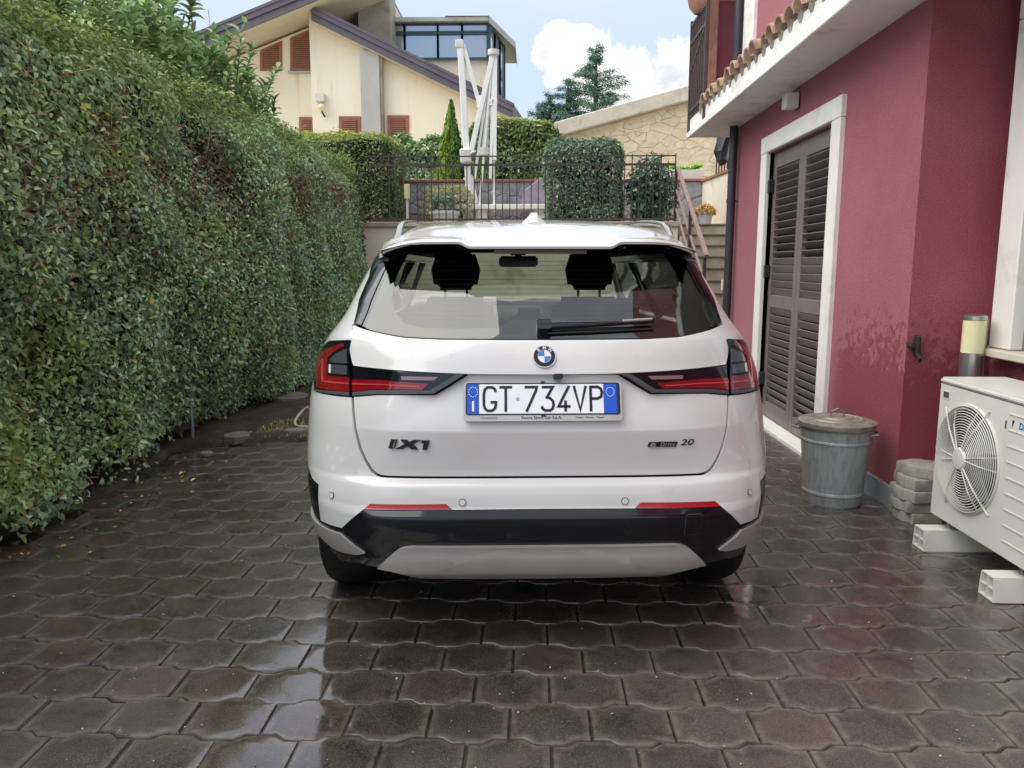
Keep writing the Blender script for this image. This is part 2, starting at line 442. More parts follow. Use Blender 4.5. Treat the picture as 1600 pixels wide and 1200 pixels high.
def leafmat(name, rough=.38, trans=.18, spec=.5):
    t = MT(name); a = t.attr('leaf_colour')
    t.set('Base Color', a).set('Roughness', rough).set('Specular IOR Level', spec)
    if trans:
        tr = t.n.new('ShaderNodeBsdfTranslucent'); t.l.new(a, tr.inputs[0])
        mx = t.n.new('ShaderNodeMixShader'); mx.inputs[0].default_value = trans
        t.l.new(t.b.outputs[0], mx.inputs[1]); t.l.new(tr.outputs[0], mx.inputs[2]); t.l.new(mx.outputs[0], t.o.inputs[0])
    return t.m
leafmat('leaf', .36, .34); leafmat('needle', .6, .1, .3); leafmat('litter', .6, 0)
# ------------------------------------------------------------------ foliage: thousands of small folded leaves in one mesh
def unit(a): return a / np.maximum(np.linalg.norm(a, axis=-1, keepdims=True), 1e-9)
def leaves(name, P, N, size, cols, mat, parent=None, droop=.15, width=.42, jit=.7, along=None, label=None, fold=.12, kind='stuff'):
    """P points, N facing, size per leaf, cols (n,3) linear; each leaf is four triangles folded on its midrib"""
    n = len(P)
    N = unit(N + rng.normal(0, jit, (n, 3)) * .6)
    if along is None:
        A = rng.normal(0, 1, (n, 3)); A[:, 2] -= .35
    else: A = along + rng.normal(0, jit * .5, (n, 3))
    A = unit(A - N * np.sum(A * N, 1, keepdims=True))
    B = np.cross(N, A); s = np.asarray(size)[:, None]
    base = P; mid = P + A * s * .5 - N * s * .02
    tip = P + A * s - N * s * droop
    wv = width * (.85 + .3 * rng.random((n, 1)))
    L1 = P + A * s * .30 + B * s * wv * .46 + N * s * fold; R1 = P + A * s * .30 - B * s * wv * .46 + N * s * fold
    L2 = P + A * s * .68 + B * s * wv * .40 + N * s * (fold - droop * .45); R2 = P + A * s * .68 - B * s * wv * .40 + N * s * (fold - droop * .45)
    V = np.stack([base, L1, L2, tip, R2, R1, mid], 1).reshape(-1, 3)
    k = np.arange(n)[:, None] * 7
    T = np.stack([k + [i, 6, (i + 1) % 6] for i in range(6)], 1).reshape(-1, 3).astype(np.int32)
    me = bpy.data.meshes.new(name)
    me.vertices.add(len(V)); me.vertices.foreach_set('co', V.astype(np.float32).ravel())
    me.loops.add(len(T) * 3); me.loops.foreach_set('vertex_index', T.ravel())
    me.polygons.add(len(T)); me.polygons.foreach_set('loop_start', np.arange(0, len(T) * 3, 3, dtype=np.int32))
    me.polygons.foreach_set('loop_total', np.full(len(T), 3, np.int32))
    me.update(calc_edges=True); me.shade_smooth()
    at = me.color_attributes.new('leaf_colour', 'FLOAT_COLOR', 'POINT')
    cc = np.ones((n, 7, 4), np.float32); cc[:, :, :3] = np.clip(cols * 1.95, 0, 1)[:, None, :]
    at.data.foreach_set('color', cc.ravel())
    o = put(name, me, MATS[mat], parent); o['kind'] = kind
    if label: o['label'] = label
    return o
def palette(n, items, spread=.25):
    """items: [(weight, hex)] -> (n,3) linear colours with brightness jitter"""
    w = np.array([i[0] for i in items], float); w /= w.sum(); c = np.array([lin(i[1]) for i in items])
    idx = rng.choice(len(items), n, p=w)
    return c[idx] * (1 + rng.normal(0, spread, (n, 1))).clip(.45, 1.8)
def vnoise(P, scale, seed=0):
    """cheap smooth 3D value noise, 0..1"""
    Q = P * scale + seed * 17.3; I = np.floor(Q).astype(np.int64); Fr = Q - I; Fr = Fr * Fr * (3 - 2 * Fr); r = np.zeros(len(P))
    for dx in (0, 1):
        for dy in (0, 1):
            for dz in (0, 1):
                h = ((I[:, 0] + dx) * 73856093) ^ ((I[:, 1] + dy) * 19349663) ^ ((I[:, 2] + dz) * 83492791) ^ (seed * 2654435)
                h = (h ^ (h >> 13)) * 1274126177; h = (h ^ (h >> 16)) & 0xffff
                r += h / 65535. * (Fr[:, 0] if dx else 1 - Fr[:, 0]) * (Fr[:, 1] if dy else 1 - Fr[:, 1]) * (Fr[:, 2] if dz else 1 - Fr[:, 2])
    return r
def box_surface(n, x0, x1, y0, y1, z0, z1, faces):
    """random points on chosen faces of a box with outward normals; faces: string of -x +x -y +y +z"""
    area = {'-x': (y1 - y0) * (z1 - z0), '+x': (y1 - y0) * (z1 - z0), '-y': (x1 - x0) * (z1 - z0), '+y': (x1 - x0) * (z1 - z0), '+z': (x1 - x0) * (y1 - y0)}
    w = np.array([area[f] for f in faces]); w /= w.sum(); idx = rng.choice(len(faces), n, p=w)
    U = rng.random((n, 3)); P = np.array([x0, y0, z0]) + U * np.array([x1 - x0, y1 - y0, z1 - z0]); N = np.zeros((n, 3))
    for i, f in enumerate(faces):
        m = idx == i; a = 'xyz'.index(f[1]); P[m, a] = ((x0, y0, z0) if f[0] == '-' else (x1, y1, z1))[a]; N[m, a] = -1 if f[0] == '-' else 1
    return P, N
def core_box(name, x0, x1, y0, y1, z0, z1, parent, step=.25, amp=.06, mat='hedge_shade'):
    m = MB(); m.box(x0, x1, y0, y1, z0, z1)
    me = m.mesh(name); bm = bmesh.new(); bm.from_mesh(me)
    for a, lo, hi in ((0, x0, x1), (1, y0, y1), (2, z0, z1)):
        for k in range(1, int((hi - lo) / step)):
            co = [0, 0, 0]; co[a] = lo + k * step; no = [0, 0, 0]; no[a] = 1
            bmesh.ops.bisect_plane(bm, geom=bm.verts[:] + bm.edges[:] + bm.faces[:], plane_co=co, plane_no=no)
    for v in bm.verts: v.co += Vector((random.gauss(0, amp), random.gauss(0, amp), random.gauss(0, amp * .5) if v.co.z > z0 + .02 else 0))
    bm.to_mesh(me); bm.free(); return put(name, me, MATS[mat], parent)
# ================================================================== ground
m = MB(); m.box(-1500, 1500, -600, 2400, -.5, -.06); tag(m.build('ground', MATS['pale_ground']), kind='structure')
m = MB(); m.box(-2.75, 3.4, -3.0, 12.3, -.055, -.0075)
drive = m.build('driveway', MATS['joint_grit']); tag(drive, kind='structure')
PL, PR_, A_ = .247, .192, .0125
def paver_outline():
    a, b, A = PL / 2, PR_ / 2, A_; h = [(-a, b - A), (-.079, b - A), (-.047, b + A), (.047, b + A), (.079, b - A), (a, b - A)]
    return h + [(-x, -y) for x, y in h]
def inset(poly, d):
    n = len(poly); o = []
    for i in range(n):
        p0, p1, p2 = (Vector(poly[(i + k) % n]) for k in (-1, 0, 1)); e0 = (p1 - p0).normalized(); e1 = (p2 - p1).normalized()
        n0 = Vector((e0.y, -e0.x)); n1 = Vector((e1.y, -e1.x)); bs = (n0 + n1); bs = bs / max(.3, bs.length_squared) * 2
        o.append(p1 + bs * d * 1.0)
    return o
PO = paver_outline()
PRING = [(inset(PO, .0034), -.045, 1.), (inset(PO, .0034), -.0055, 1.), (inset(PO, .0064), -.0008, 1.), (inset(PO, .014), 0., .8), (inset(PO, .044), .0002, 0.)]
PV = [(p.x, p.y, z) for ring, z, r in PRING for p in ring]; PRIM = [r for ring, z, r in PRING for p in ring]; NPo = len(PO)
PF = [(k * NPo + i, (k + 1) * NPo + i, (k + 1) * NPo + (i + 1) % NPo, k * NPo + (i + 1) % NPo) for k in range(4) for i in range(NPo)] + [tuple(4 * NPo + i for i in reversed(range(NPo)))]
def paver_mesh():
    me = mesh('paver', PV, PF, True); bm = bmesh.new(); bm.from_mesh(me); bmesh.ops.recalc_face_normals(bm, faces=bm.faces); bm.to_mesh(me); bm.free()
    me.shade_smooth(); me.set_sharp_from_angle(angle=R(50))
    at = me.attributes.new('rim', 'FLOAT', 'POINT'); at.data.foreach_set('value', PRIM); me.materials.append(MATS['paver_concrete']); return me
pm = paver_mesh()
spots = []
for row in range(-22, 36):
    y = 2.07 - PR_ / 2 + row * PR_; x0 = .055 + PL / 2 if row % 2 == 0 else .177 + PL / 2
    for k in range(-14, 15):
        x = x0 + k * PL
        lim = -2.62 if y < 5.75 else (-2.35 + (y - 5.75) * 3 if y < 6.25 else -.9)
        if x < lim or x > 2.78 or y > 8.72: continue
        if y > 4.25 and x > 2.14: continue
        spots.append((x, y))
def in_view(x, y):
    ca, sa = math.cos(YAW), math.sin(YAW); X = x * ca + y * sa; Y = -x * sa + y * ca; Z = -EYE
    d = Y * math.cos(PITCH) - Z * math.sin(PITCH); u = Y * math.sin(PITCH) + Z * math.cos(PITCH)
    if d < .5: return None
    px, py = 800 + FPX * X / d, 600 - FPX * u / d
    return d if -40 < px < 1640 and py < 1250 else None
def hidden(x, y):           # under and behind the car
    c_ = -.03 * (y - 2.5); return (abs(x - .03 - c_) < .74 and y > 3.6) or (y > 5.4 and abs(x + .15) < 1.4)
vis = sorted([(in_view(x, y), x, y) for x, y in spots if in_view(x, y) and not hidden(x, y)])
single = {(x, y) for d, x, y in vis[:300]}
for d, x, y in vis[:300]:
    o = bpy.data.objects.new('paver', pm); COL.objects.link(o); o.parent = drive
    o.location = (x + random.gauss(0, .0008), y + random.gauss(0, .0008), random.gauss(0, .0016)); o.rotation_euler = (random.gauss(0, .008), random.gauss(0, .008), random.gauss(0, .004))
V = []; Fc = []; RM = []; TN = []
for x, y in spots:
    if (x, y) in single: continue
    n = len(V); dz = random.gauss(0, .0011); tx, ty = random.gauss(0, .005), random.gauss(0, .005); tn = random.random()
    V += [(x + a, y + b, c_ + dz + tx * a + ty * b) for a, b, c_ in PV]; Fc += [tuple(i + n for i in f) for f in PF]; RM += PRIM; TN += [tn] * len(PV)
me = mesh('paver_field', V, Fc, True); bm = bmesh.new(); bm.from_mesh(me); bmesh.ops.recalc_face_normals(bm, faces=bm.faces); bm.to_mesh(me); bm.free(); me.shade_smooth(); me.set_sharp_from_angle(angle=R(50))
at = me.attributes.new('rim', 'FLOAT', 'POINT'); at.data.foreach_set('value', RM); at = me.attributes.new('tone', 'FLOAT', 'POINT'); at.data.foreach_set('value', TN)
tag(put('paver_field', me, MATS['paver_concrete'], drive), kind='stuff')
# soil strip under the hedge and the bare patch left of the car
V = []; nx, ny = 34, 130
for j in range(ny + 1):
    y = -1.5 + 13.8 * j / ny
    edge = -2.56 if y < 5.7 else (-2.56 + (y - 5.7) * 3.2 if y < 6.25 else -.8)
    edge += .05 * math.sin(y * 3.1) + .03 * math.sin(y * 9.7)
    for i in range(nx + 1):
        f = i / nx; V.append((-4.6 + (edge + 4.6) * f ** .8, y, f))
V = np.array(V); Q = V.copy(); Q[:, 2] = 0
hgt = -.02 + .05 * vnoise(Q, 2.2, 3) + .03 * vnoise(Q, 7., 5)
V[:, 2] = hgt * np.minimum(1, (1 - V[:, 2]) * 4 + .15) + np.where(V[:, 2] > .93, -.035, .012)
Fc = [(j * (nx + 1) + i, j * (nx + 1) + i + 1, (j + 1) * (nx + 1) + i + 1, (j + 1) * (nx + 1) + i) for j in range(ny) for i in range(nx)]
tag(put('soil', mesh('soil', V, Fc, True), MATS['bare_soil']), kind='structure')
# ================================================================== the white SUV (car frame: x right, y forward from the rear bumper, z up)
CAR_LOC = Vector((.036, 2.483, 0)); CAR_RZ = R(3.2)
t = MT('car_white'); c = t.coord()
t.set('Base Color', t.mix(t.ramp(t.noise(c, 2.2, 5), .35, .7), lin('#dededb'), lin('#d8d8d4'))).set('Roughness', .32).set('Specular IOR Level', .5)
t.set('Coat Weight', 1.).set('Coat Roughness', t.ramp(t.noise(c, 3, 6, .6), .4, .7, .03, .09))
t = MT('gloss_black'); c = t.coord()
t.set('Base Color', lin('#0d1017')).set('Roughness', t.ramp(t.noise(c, 6, 6, .6), .4, .75, .06, .2)).set('Specular IOR Level', .6)
simple('black_plastic', lin('#17181b'), .5, var=.2, scale=12)
t = MT('satin_silver'); c = t.coord()
t.set('Base Color', t.mix(t.ramp(t.noise(c, 5, 5), .3, .7), lin('#bfbdb7'), lin('#b5b3ad'))).set('Metallic', .4).set('Roughness', .34)
simple('chrome', lin('#c8c8c6'), .12, 1., var=.03)
t = MT('lens_red'); t.set('Base Color', lin('#860b18')).set('Roughness', .12).set('Coat Weight', 1.).set('Coat Roughness', .02).set('Subsurface Weight', .0)
t = MT('lens_dark_red'); t.set('Base Color', lin('#5c0a14')).set('Roughness', .12).set('Coat Weight', 1.).set('Coat Roughness', .02)
t = MT('lens_pink'); t.set('Base Color', lin('#b8454c')).set('Roughness', .15).set('Coat Weight', 1.).set('Coat Roughness', .02)
t = MT('lens_smoke'); t.set('Base Color', lin('#45464c')).set('Roughness', .25).set('Coat Weight', 1.).set('Coat Roughness', .02)
t = MT('lens_clear'); t.set('Base Color', lin('#8d6f6f')).set('Roughness', .2).set('Coat Weight', 1.).set('Coat Roughness', .02)
t = MT('reflector_red'); c = t.coord(); t.set('Base Color', lin('#b3101f')).set('Roughness', .15).set('Coat Weight', 1.).bump(t.voro(c, 300), .3, .002)
simple('seal_grey', lin('#4c4c4f'), .45, var=.1)
simple('plate_white', lin('#f0f3f8'), .35, var=.03, scale=20)
simple('plate_blue', lin('#1556c8'), .35, var=.03)
simple('ink_black', lin('#121417'), .4, var=0)
simple('emblem_blue', lin('#1b6fd0'), .25, var=0, coat=1)
simple('emblem_white', lin('#e9eaec'), .25, var=0, coat=1)
simple('badge_dark', lin('#3a3b3d'), .3, .6, var=.1)
simple('tyre_rubber', lin('#0d0e0f'), .6, var=.25, scale=15, bump=.2)
simple('seat_cloth', lin('#131417'), .85, var=.15)
simple('cabin_grey', lin('#2e2e30'), .85, var=.1)
def glassmat(name, tint):
    t = MT(name)
    tr = t.n.new('ShaderNodeBsdfTransparent'); tr.inputs[0].default_value = (*tint, 1)
    gl = t.n.new('ShaderNodeBsdfGlossy'); gl.inputs['Roughness'].default_value = .01; gl.inputs[0].default_value = (1, 1, 1, 1)
    lw = t.n.new('ShaderNodeLayerWeight'); lw.inputs[0].default_value = .5
    mx = t.n.new('ShaderNodeMixShader'); t.l.new(t.math('ADD', t.math('MULTIPLY', t.math('POWER', lw.outputs['Facing'], 5.), .90), .098), mx.inputs[0])
    t.l.new(tr.outputs[0], mx.inputs[1]); t.l.new(gl.outputs[0], mx.inputs[2]); t.l.new(mx.outputs[0], t.o.inputs[0])
glassmat('car_glass', (.84, .90, .82)); glassmat('rear_glass', (.60, .66, .58)); glassmat('dimmed_side_glass', (.10, .11, .11))  # side windows get an added dark tint to keep daylight out of the cabin

car = empty('parked_car', CAR_LOC, CAR_RZ, 'white electric SUV seen from behind, parked on the wet block paving', 'car')
def interp(tab, v):
    if v <= tab[0][0]: return tab[0][1]
    for (a, x), (b, y) in zip(tab, tab[1:]):
        if v <= b: return x + (y - x) * (v - a) / (b - a)
    return tab[-1][1]
PROF = [(.20, .17), (.30, .105), (.33, .06), (.37, .034), (.40, .032), (.43, .031), (.46, .018), (.50, .004), (.543, 0.), (.549, .003), (.568, .020), (.574, .022), (.61, .025), (.640, .029), (.652, .036),
        (.660, .052), (.667, .066), (.70, .061), (.76, .052), (.815, .044), (.832, .042), (.843, .045), (.90, .054), (1.0, .075), (1.023, .079), (1.09, .104), (1.128, .128),
        (1.135, .137), (1.20, .200), (1.30, .298), (1.40, .397), (1.46, .458)]
WID = [(.20, .78), (.30, .822), (.45, .856), (.60, .881), (.70, .891), (.80, .890), (.90, .882), (.98, .869), (1.05, .850), (1.10, .822), (1.15, .778), (1.21, .733), (1.245, .715), (1.31, .688), (1.38, .657), (1.45, .613), (1.5, .58)]
CORN = [(.2, .40), (.62, .44), (.8, .50), (1.05, .52), (1.15, .40), (1.25, .30), (1.45, .26)]
def dense(fn, n=3600, hi=1.8):
    T_ = [fn(i * hi / n) for i in range(n + 2)]; k_ = n / hi
    def look(z):
        u = z * k_; i = int(u)
        if i < 0: return T_[0]
        if i > n: return T_[n]
        return T_[i] + (T_[i + 1] - T_[i]) * (u - i)
    return look
def smooth_tab(tab, w):
    return dense(lambda z: (interp(tab, z - w) + 2 * interp(tab, z) + interp(tab, z + w)) / 4)
prof = smooth_tab(PROF, .0035)
prof_soft = dense(lambda z: sum(interp(PROF, z + d) for d in (-.09, -.06, -.03, 0, .03, .06, .09)) / 7)
def prof_at(s, z):                 # the ledges and creases fade out round the corners
    if z > 1.12: return prof(z)
    k = max(0., min(1., (s - .55) / .33)); k = k * k * (3 - 2 * k) * max(0., min(1., (1.12 - z) / .1))
    return prof(z) * (1 - k) + prof_soft(z) * k
wid = smooth_tab(WID, .025); corn = smooth_tab(CORN, .03)
QT = []
for k in range(0, 361):
    ph = math.pi / 2 * k / 360; s_ = math.sin(ph) ** (2 / 3); y_ = .55 * (1 - math.cos(ph)); QT.append((.92 * s_ + y_, s_, y_))
QA = np.array(QT)
QS = dense(lambda q: float(np.interp(q, QA[:, 0], QA[:, 1])), 3000, 1.5); QY = dense(lambda q: float(np.interp(q, QA[:, 0], QA[:, 2])), 3000, 1.5)
PW = [(.2, 6.0), (.60, 5.6), (.78, 4.2), (.95, 3.2), (1.1, 3.0)]      # how boxy the corner is in plan
pw = smooth_tab(PW, .03)
def qmap(q):
    q = abs(q)
    if q >= 1.47: return 1., .55 + q - 1.47
    return QS(q), QY(q)
def surf0(q, z):
    sg = 1 if q >= 0 else -1; s, y = qmap(q); L = corn(z); s = s ** (3 / pw(z))
    yy = prof_at(s, z) + (y / .55 * L if y <= .55 else L + y - .55)
    x = s * wid(z)
    if yy > 3.85: x *= max(.0, 1 - min(1., (yy - 3.85) / .62) ** 2.6) ** .5      # nose closes in plan
    return Vector((sg * x, yy, z))
def surf_n(q, z):
    e = .004; a = surf0(q + e, z) - surf0(q - e, z); b = surf0(q, z + e) - surf0(q, z - e)
    n = a.cross(b); return n.normalized() if n.length > 1e-12 else Vector((0, -1, 0))
def surf(q, z, off=0.): return surf0(q, z) + surf_n(q, z) * off
def q_of(x, z):
    s = min(1., abs(x) / wid(z)) ** (pw(z) / 3); return .92 * s + .55 * (1 - math.sqrt(max(0, 1 - s ** 3)))
_cr, _sr = math.cos(-CAR_RZ), math.sin(-CAR_RZ)
def to_car(v):
    v = v - CAR_LOC; return Vector((v.x * _cr - v.y * _sr, v.x * _sr + v.y * _cr, v.z))
def CP(px, py, more=0.):
    """where the sight line meets the tail of the car: (arc position q >= 0, height z)"""
    r = ray(px, py); eye = Vector((0, 0, EYE)); best = None; prev = None
    def gap(tt):
        p = to_car(eye + r * tt); s = abs(p.x) / wid(p.z)
        return p, s, (p.y - prof_at(s, p.z) - corn(p.z) * (1 - math.sqrt(1 - s ** pw(p.z))) if s < 1 else None)
    tt = 2.3
    while tt < 3.7:
        p, s, g = gap(tt)
        if g is not None and g >= 0:
            lo, hi = tt - .01, tt
            for _ in range(18):
                m_ = (lo + hi) / 2; g2 = gap(m_)[2]
                if g2 is not None and g2 < 0: lo = m_
                elif g2 is None: lo = m_
                else: hi = m_
            p = gap(hi)[0]; return (q_of(p.x, p.z) + more, p.z)
        if best is None or s < best[0]: best = (s, p)
        tt += .01
    bb = None                      # grazing the flank: take the surface point that lies closest to the sight line
    sg = -1 if best[1].x < 0 else 1; rn = r.normalized()
    for iz in range(-24, 25):
        z = best[1].z + iz * .006
        for iq in range(0, 60):
            q = .92 + iq * .01; pc = surf0(sg * q, z); pw_ = Vector((pc.x * _cr + pc.y * _sr, -pc.x * _sr + pc.y * _cr, pc.z)) + CAR_LOC - eye
            d = pw_ - rn * pw_.dot(rn); v = d.length + q * .0015
            if bb is None or v < bb[0]: bb = (v, q, z)
    return (bb[1] + more, bb[2])
QCUT = [k * .03 for k in range(-60, 61)] + [s * v for s in (-1, 1) for v in np.arange(1.9, 5.6, .1)]
ZCUT = [.22 + k * .03 for k in range(0, 43)] + [.43, .437, .447, .536, .543, .55, .57, .576, .645, .654, .66, .668, .82, .828, .836, .844, .852, 1.0, 1.012, 1.02, 1.128, 1.136]
def panel(name, polys, mat, parent, off=0., thick=.012, offn=None, zcut=ZCUT, qcut=QCUT, label=None):
    """polys: list of outlines in (q, z); laid on the body surface with real thickness and exact surface normals"""
    V = []; Fc = []; LN = []
    if isinstance(polys[0][0], (int, float)): polys = [polys]
    for poly in polys:
        bm = bmesh.new(); vs = []
        for q, z in poly:
            if not vs or (Vector((q, 0, z)) - vs[-1].co).length > 1e-5: vs.append(bm.verts.new((q, 0, z)))
        f = bm.faces.new(vs)
        bm.normal_update()
        if f.normal.y > 0: f.normal_flip()
        bmesh.ops.triangulate(bm, faces=bm.faces[:])
        q0 = min(p[0] for p in poly); q1 = max(p[0] for p in poly); z0 = min(p[1] for p in poly); z1 = max(p[1] for p in poly)
        for cq in qcut:
            if q0 + .002 < cq < q1 - .002: bmesh.ops.bisect_plane(bm, geom=bm.verts[:] + bm.edges[:] + bm.faces[:], dist=1e-5, plane_co=(cq, 0, 0), plane_no=(1, 0, 0))
        for cz in zcut:
            if z0 + .001 < cz < z1 - .001: bmesh.ops.bisect_plane(bm, geom=bm.verts[:] + bm.edges[:] + bm.faces[:], dist=1e-5, plane_co=(0, 0, cz), plane_no=(0, 0, 1))
        bmesh.ops.remove_doubles(bm, verts=bm.verts[:], dist=2e-5)
        bm.verts.index_update(); n0 = len(V); nv = len(bm.verts)
        A = []; NN = []
        for v in bm.verts:
            o_ = off + (offn(v.co.x, v.co.z) if offn else 0.)
            p = surf(v.co.x, v.co.z, o_)
            if offn:
                e = .004
                a = surf(v.co.x + e, v.co.z, off + offn(v.co.x + e, v.co.z)) - surf(v.co.x - e, v.co.z, off + offn(v.co.x - e, v.co.z))
                b = surf(v.co.x, v.co.z + e, off + offn(v.co.x, v.co.z + e)) - surf(v.co.x, v.co.z - e, off + offn(v.co.x, v.co.z - e))
                nn = a.cross(b).normalized()
            else: nn = surf_n(v.co.x, v.co.z)
            A.append(p); NN.append(nn)
        V += A
        for f in bm.faces:
            ids = [v.index for v in f.verts]; Fc.append([i + n0 for i in ids]); LN += [NN[i] for i in ids]
        for e in bm.edges:                       # the turned-in rim of the panel
            if len(e.link_faces) == 1:
                l = e.link_loops[0]; i, j = l.vert.index, l.link_loop_next.vert.index
                k = len(V); V += [A[i], A[j], A[j] - NN[j] * thick, A[i] - NN[i] * thick]
                Fc.append([k + 1, k, k + 3, k + 2])
                fn = (V[k] - V[k + 1]).cross(V[k + 3] - V[k]).normalized()
                LN += [fn] * 4
        bm.free()
    me = bpy.data.meshes.new(name); me.from_pydata([tuple(v) for v in V], [], Fc); me.update()
    me.shade_smooth(); me.normals_split_custom_set([tuple(n) for n in LN])
    o = put(name, me, MATS[mat], parent, True)
    if label: o['label'] = label
    return o
def mir(poly): return [(-q, z) for q, z in reversed(poly)]
def both(half):
    """half outline runs from the centre line round to the centre line; close it with its mirror image"""
    return half + [(-q, z) for q, z in reversed(half) if abs(q) > 1e-6]
def T(*pts): return [CP(*p) for p in pts]
def cz(py):                      # height on the centre line
    r = ray(846, py); eye = Vector((0, 0, EYE)); tt = 2.3
    while tt < 3.6:
        p = to_car(eye + r * tt)
        if p.y >= prof(p.z): return p.z
        tt += .0005
    return p.z

# ---- inner shell and underbody: what shows black in the gaps
m = MB(); m.box(-.62, .62, .42, 4.2, .235, .66); m.box(-.55, .55, .20, .42, .36, .64); m.box(-.84, .84, 1.25, 3.0, .2, .66); m.build('underbody', MATS['black_plastic'], car, local=True)
zs = [.64 + .035 * k for k in range(0, 14)]; qs = [k * .06 for k in range(0, 26)] + [1.6 + k * .15 for k in range(0, 26)]
qs = [-q for q in reversed(qs[1:])] + qs
V = [surf(q, z, -.05 if abs(q) < .8 else -.03) for z in zs for q in qs]; n = len(qs)
me = mesh('inner_shell', V, [(i * n + j, i * n + j + 1, (i + 1) * n + j + 1, (i + 1) * n + j) for i in range(len(zs) - 1) for j in range(n - 1)], True)
put('inner_shell', me, MATS['black_plastic'], car, True)

# ---- white bodywork
seam = T((549, 621), (553, 669), (561, 701), (568, 717), (576, 731), (581, 738), (588, 743), (595, 745.5), (603, 746.5))
lampbot = T((490, 610), (518, 618))
white_low = T((534, 825), (568, 795.5))
arch = []
for k in range(0, 15):
    a = math.pi * (1.02 - .52 * k / 14); arch.append((a,))
def side_q(y, z): return 1.47 + (y - prof_at(1., z) - corn(z))
# bumper skin
half = [(0, cz(747))] + [seam[-1]] + seam[-2::-1] + [lampbot[1], lampbot[0], (1.40, lampbot[0][1] + .004), (1.40, .70), CP(488, 747), CP(498, 757), CP(501, 813), white_low[0], white_low[1], (0, cz(795))]
bump = panel('bumper_skin', both(half), 'car_white', car, thick=.02)
# side body with wheel arches, each side
def arc(cy, cz_, r, a0, a1, n=16):
    return [(cy + r * math.cos(R(a0 + (a1 - a0) * k / n)), cz_ + r * math.sin(R(a0 + (a1 - a0) * k / n))) for k in range(n + 1)]
rear_arch = [(side_q(y, z), z) for y, z in arc(.83, .345, .385, 115, 0, 18)]
front_arch = [(side_q(y, z), z) for y, z in arc(3.52, .345, .385, 180, 0, 18)]
top_edge = [(side_q(4.44, .88), .88), (side_q(4.2, .95), .95), (side_q(3.9, .99), .99), (side_q(3.3, 1.06), 1.06), (side_q(2.2, 1.085), 1.085), (side_q(1.2, 1.10), 1.10)]
side = [(1.405, lampbot[0][1] + .004), (1.405, .70)] + rear_arch[1:] + [(side_q(1.22, .30), .30), (side_q(3.12, .28), .28)] + front_arch + [(side_q(3.93, .28), .28), (side_q(4.44, .30), .30)] + top_edge
lamp_out = T((550, 530.5), (515, 532), (504, 540), (498, 554), (491, 578))
fin_out = T((553, 505), (561, 469), (577, 432), (590, 396))
side += [(side_q(.98, 1.16), 1.16), (side_q(.84, 1.27), 1.27), (side_q(.78, 1.445), 1.445), (side_q(.60, 1.465), 1.465)]
side += [fin_out[3], fin_out[2], fin_out[1], fin_out[0], CP(550.5, 507), lamp_out[0]] + lamp_out[1:] + [CP(490.3, 596), CP(490, 609)]
for sg in (1, -1):
    panel('side_panel', side if sg > 0 else mir(side), 'car_white', car, thick=.02)
# door shut lines are real gaps: raised door skins on the side
    d1 = [(side_q(1.05, .62), .62), (side_q(1.22, .42), .42), (side_q(2.02, .42), .42), (side_q(2.04, 1.07), 1.07), (side_q(1.02, 1.08), 1.08)]
    d2 = [(side_q(2.05, .42), .42), (side_q(3.05, .42), .42), (side_q(3.08, 1.05), 1.05), (side_q(2.06, 1.07), 1.07)]
    for d in (d1, d2): panel('door', d if sg > 0 else mir(d), 'car_white', car, off=.006, thick=.006)
# tailgate: upper band and plate panel under its overhang
ring_lo = T((552, 508), (577, 517), (630, 528), (689, 531))
up = [(0, cz(531.5))] + ring_lo[::-1] + T((552, 571), (600, 576.5), (660, 581), (727, 584)) + [(0, cz(585))]
SMZ = lambda v: max(0., min(1., v)) ** 2 * (3 - 2 * max(0., min(1., v)))
def recess(q, z):
    a = SMZ((.56 - abs(q)) / .2); h = max(0., min(1., (z - .85) / .165)); return -.030 * a * h
lo = [(0, cz(585.5))] + T((730, 585.5), (679, 616.5), (590, 617.5), (553, 620.5), (557, 669), (565, 700), (571.5, 715), (579, 728), (584, 735), (590, 739.5), (596, 742), (604, 743)) + [(0, cz(743.5))]
tg = panel('tailgate', both(up), 'car_white', car, thick=.034)
panel('tailgate_lower_skin', both(lo), 'car_white', tg, thick=.02, offn=recess)

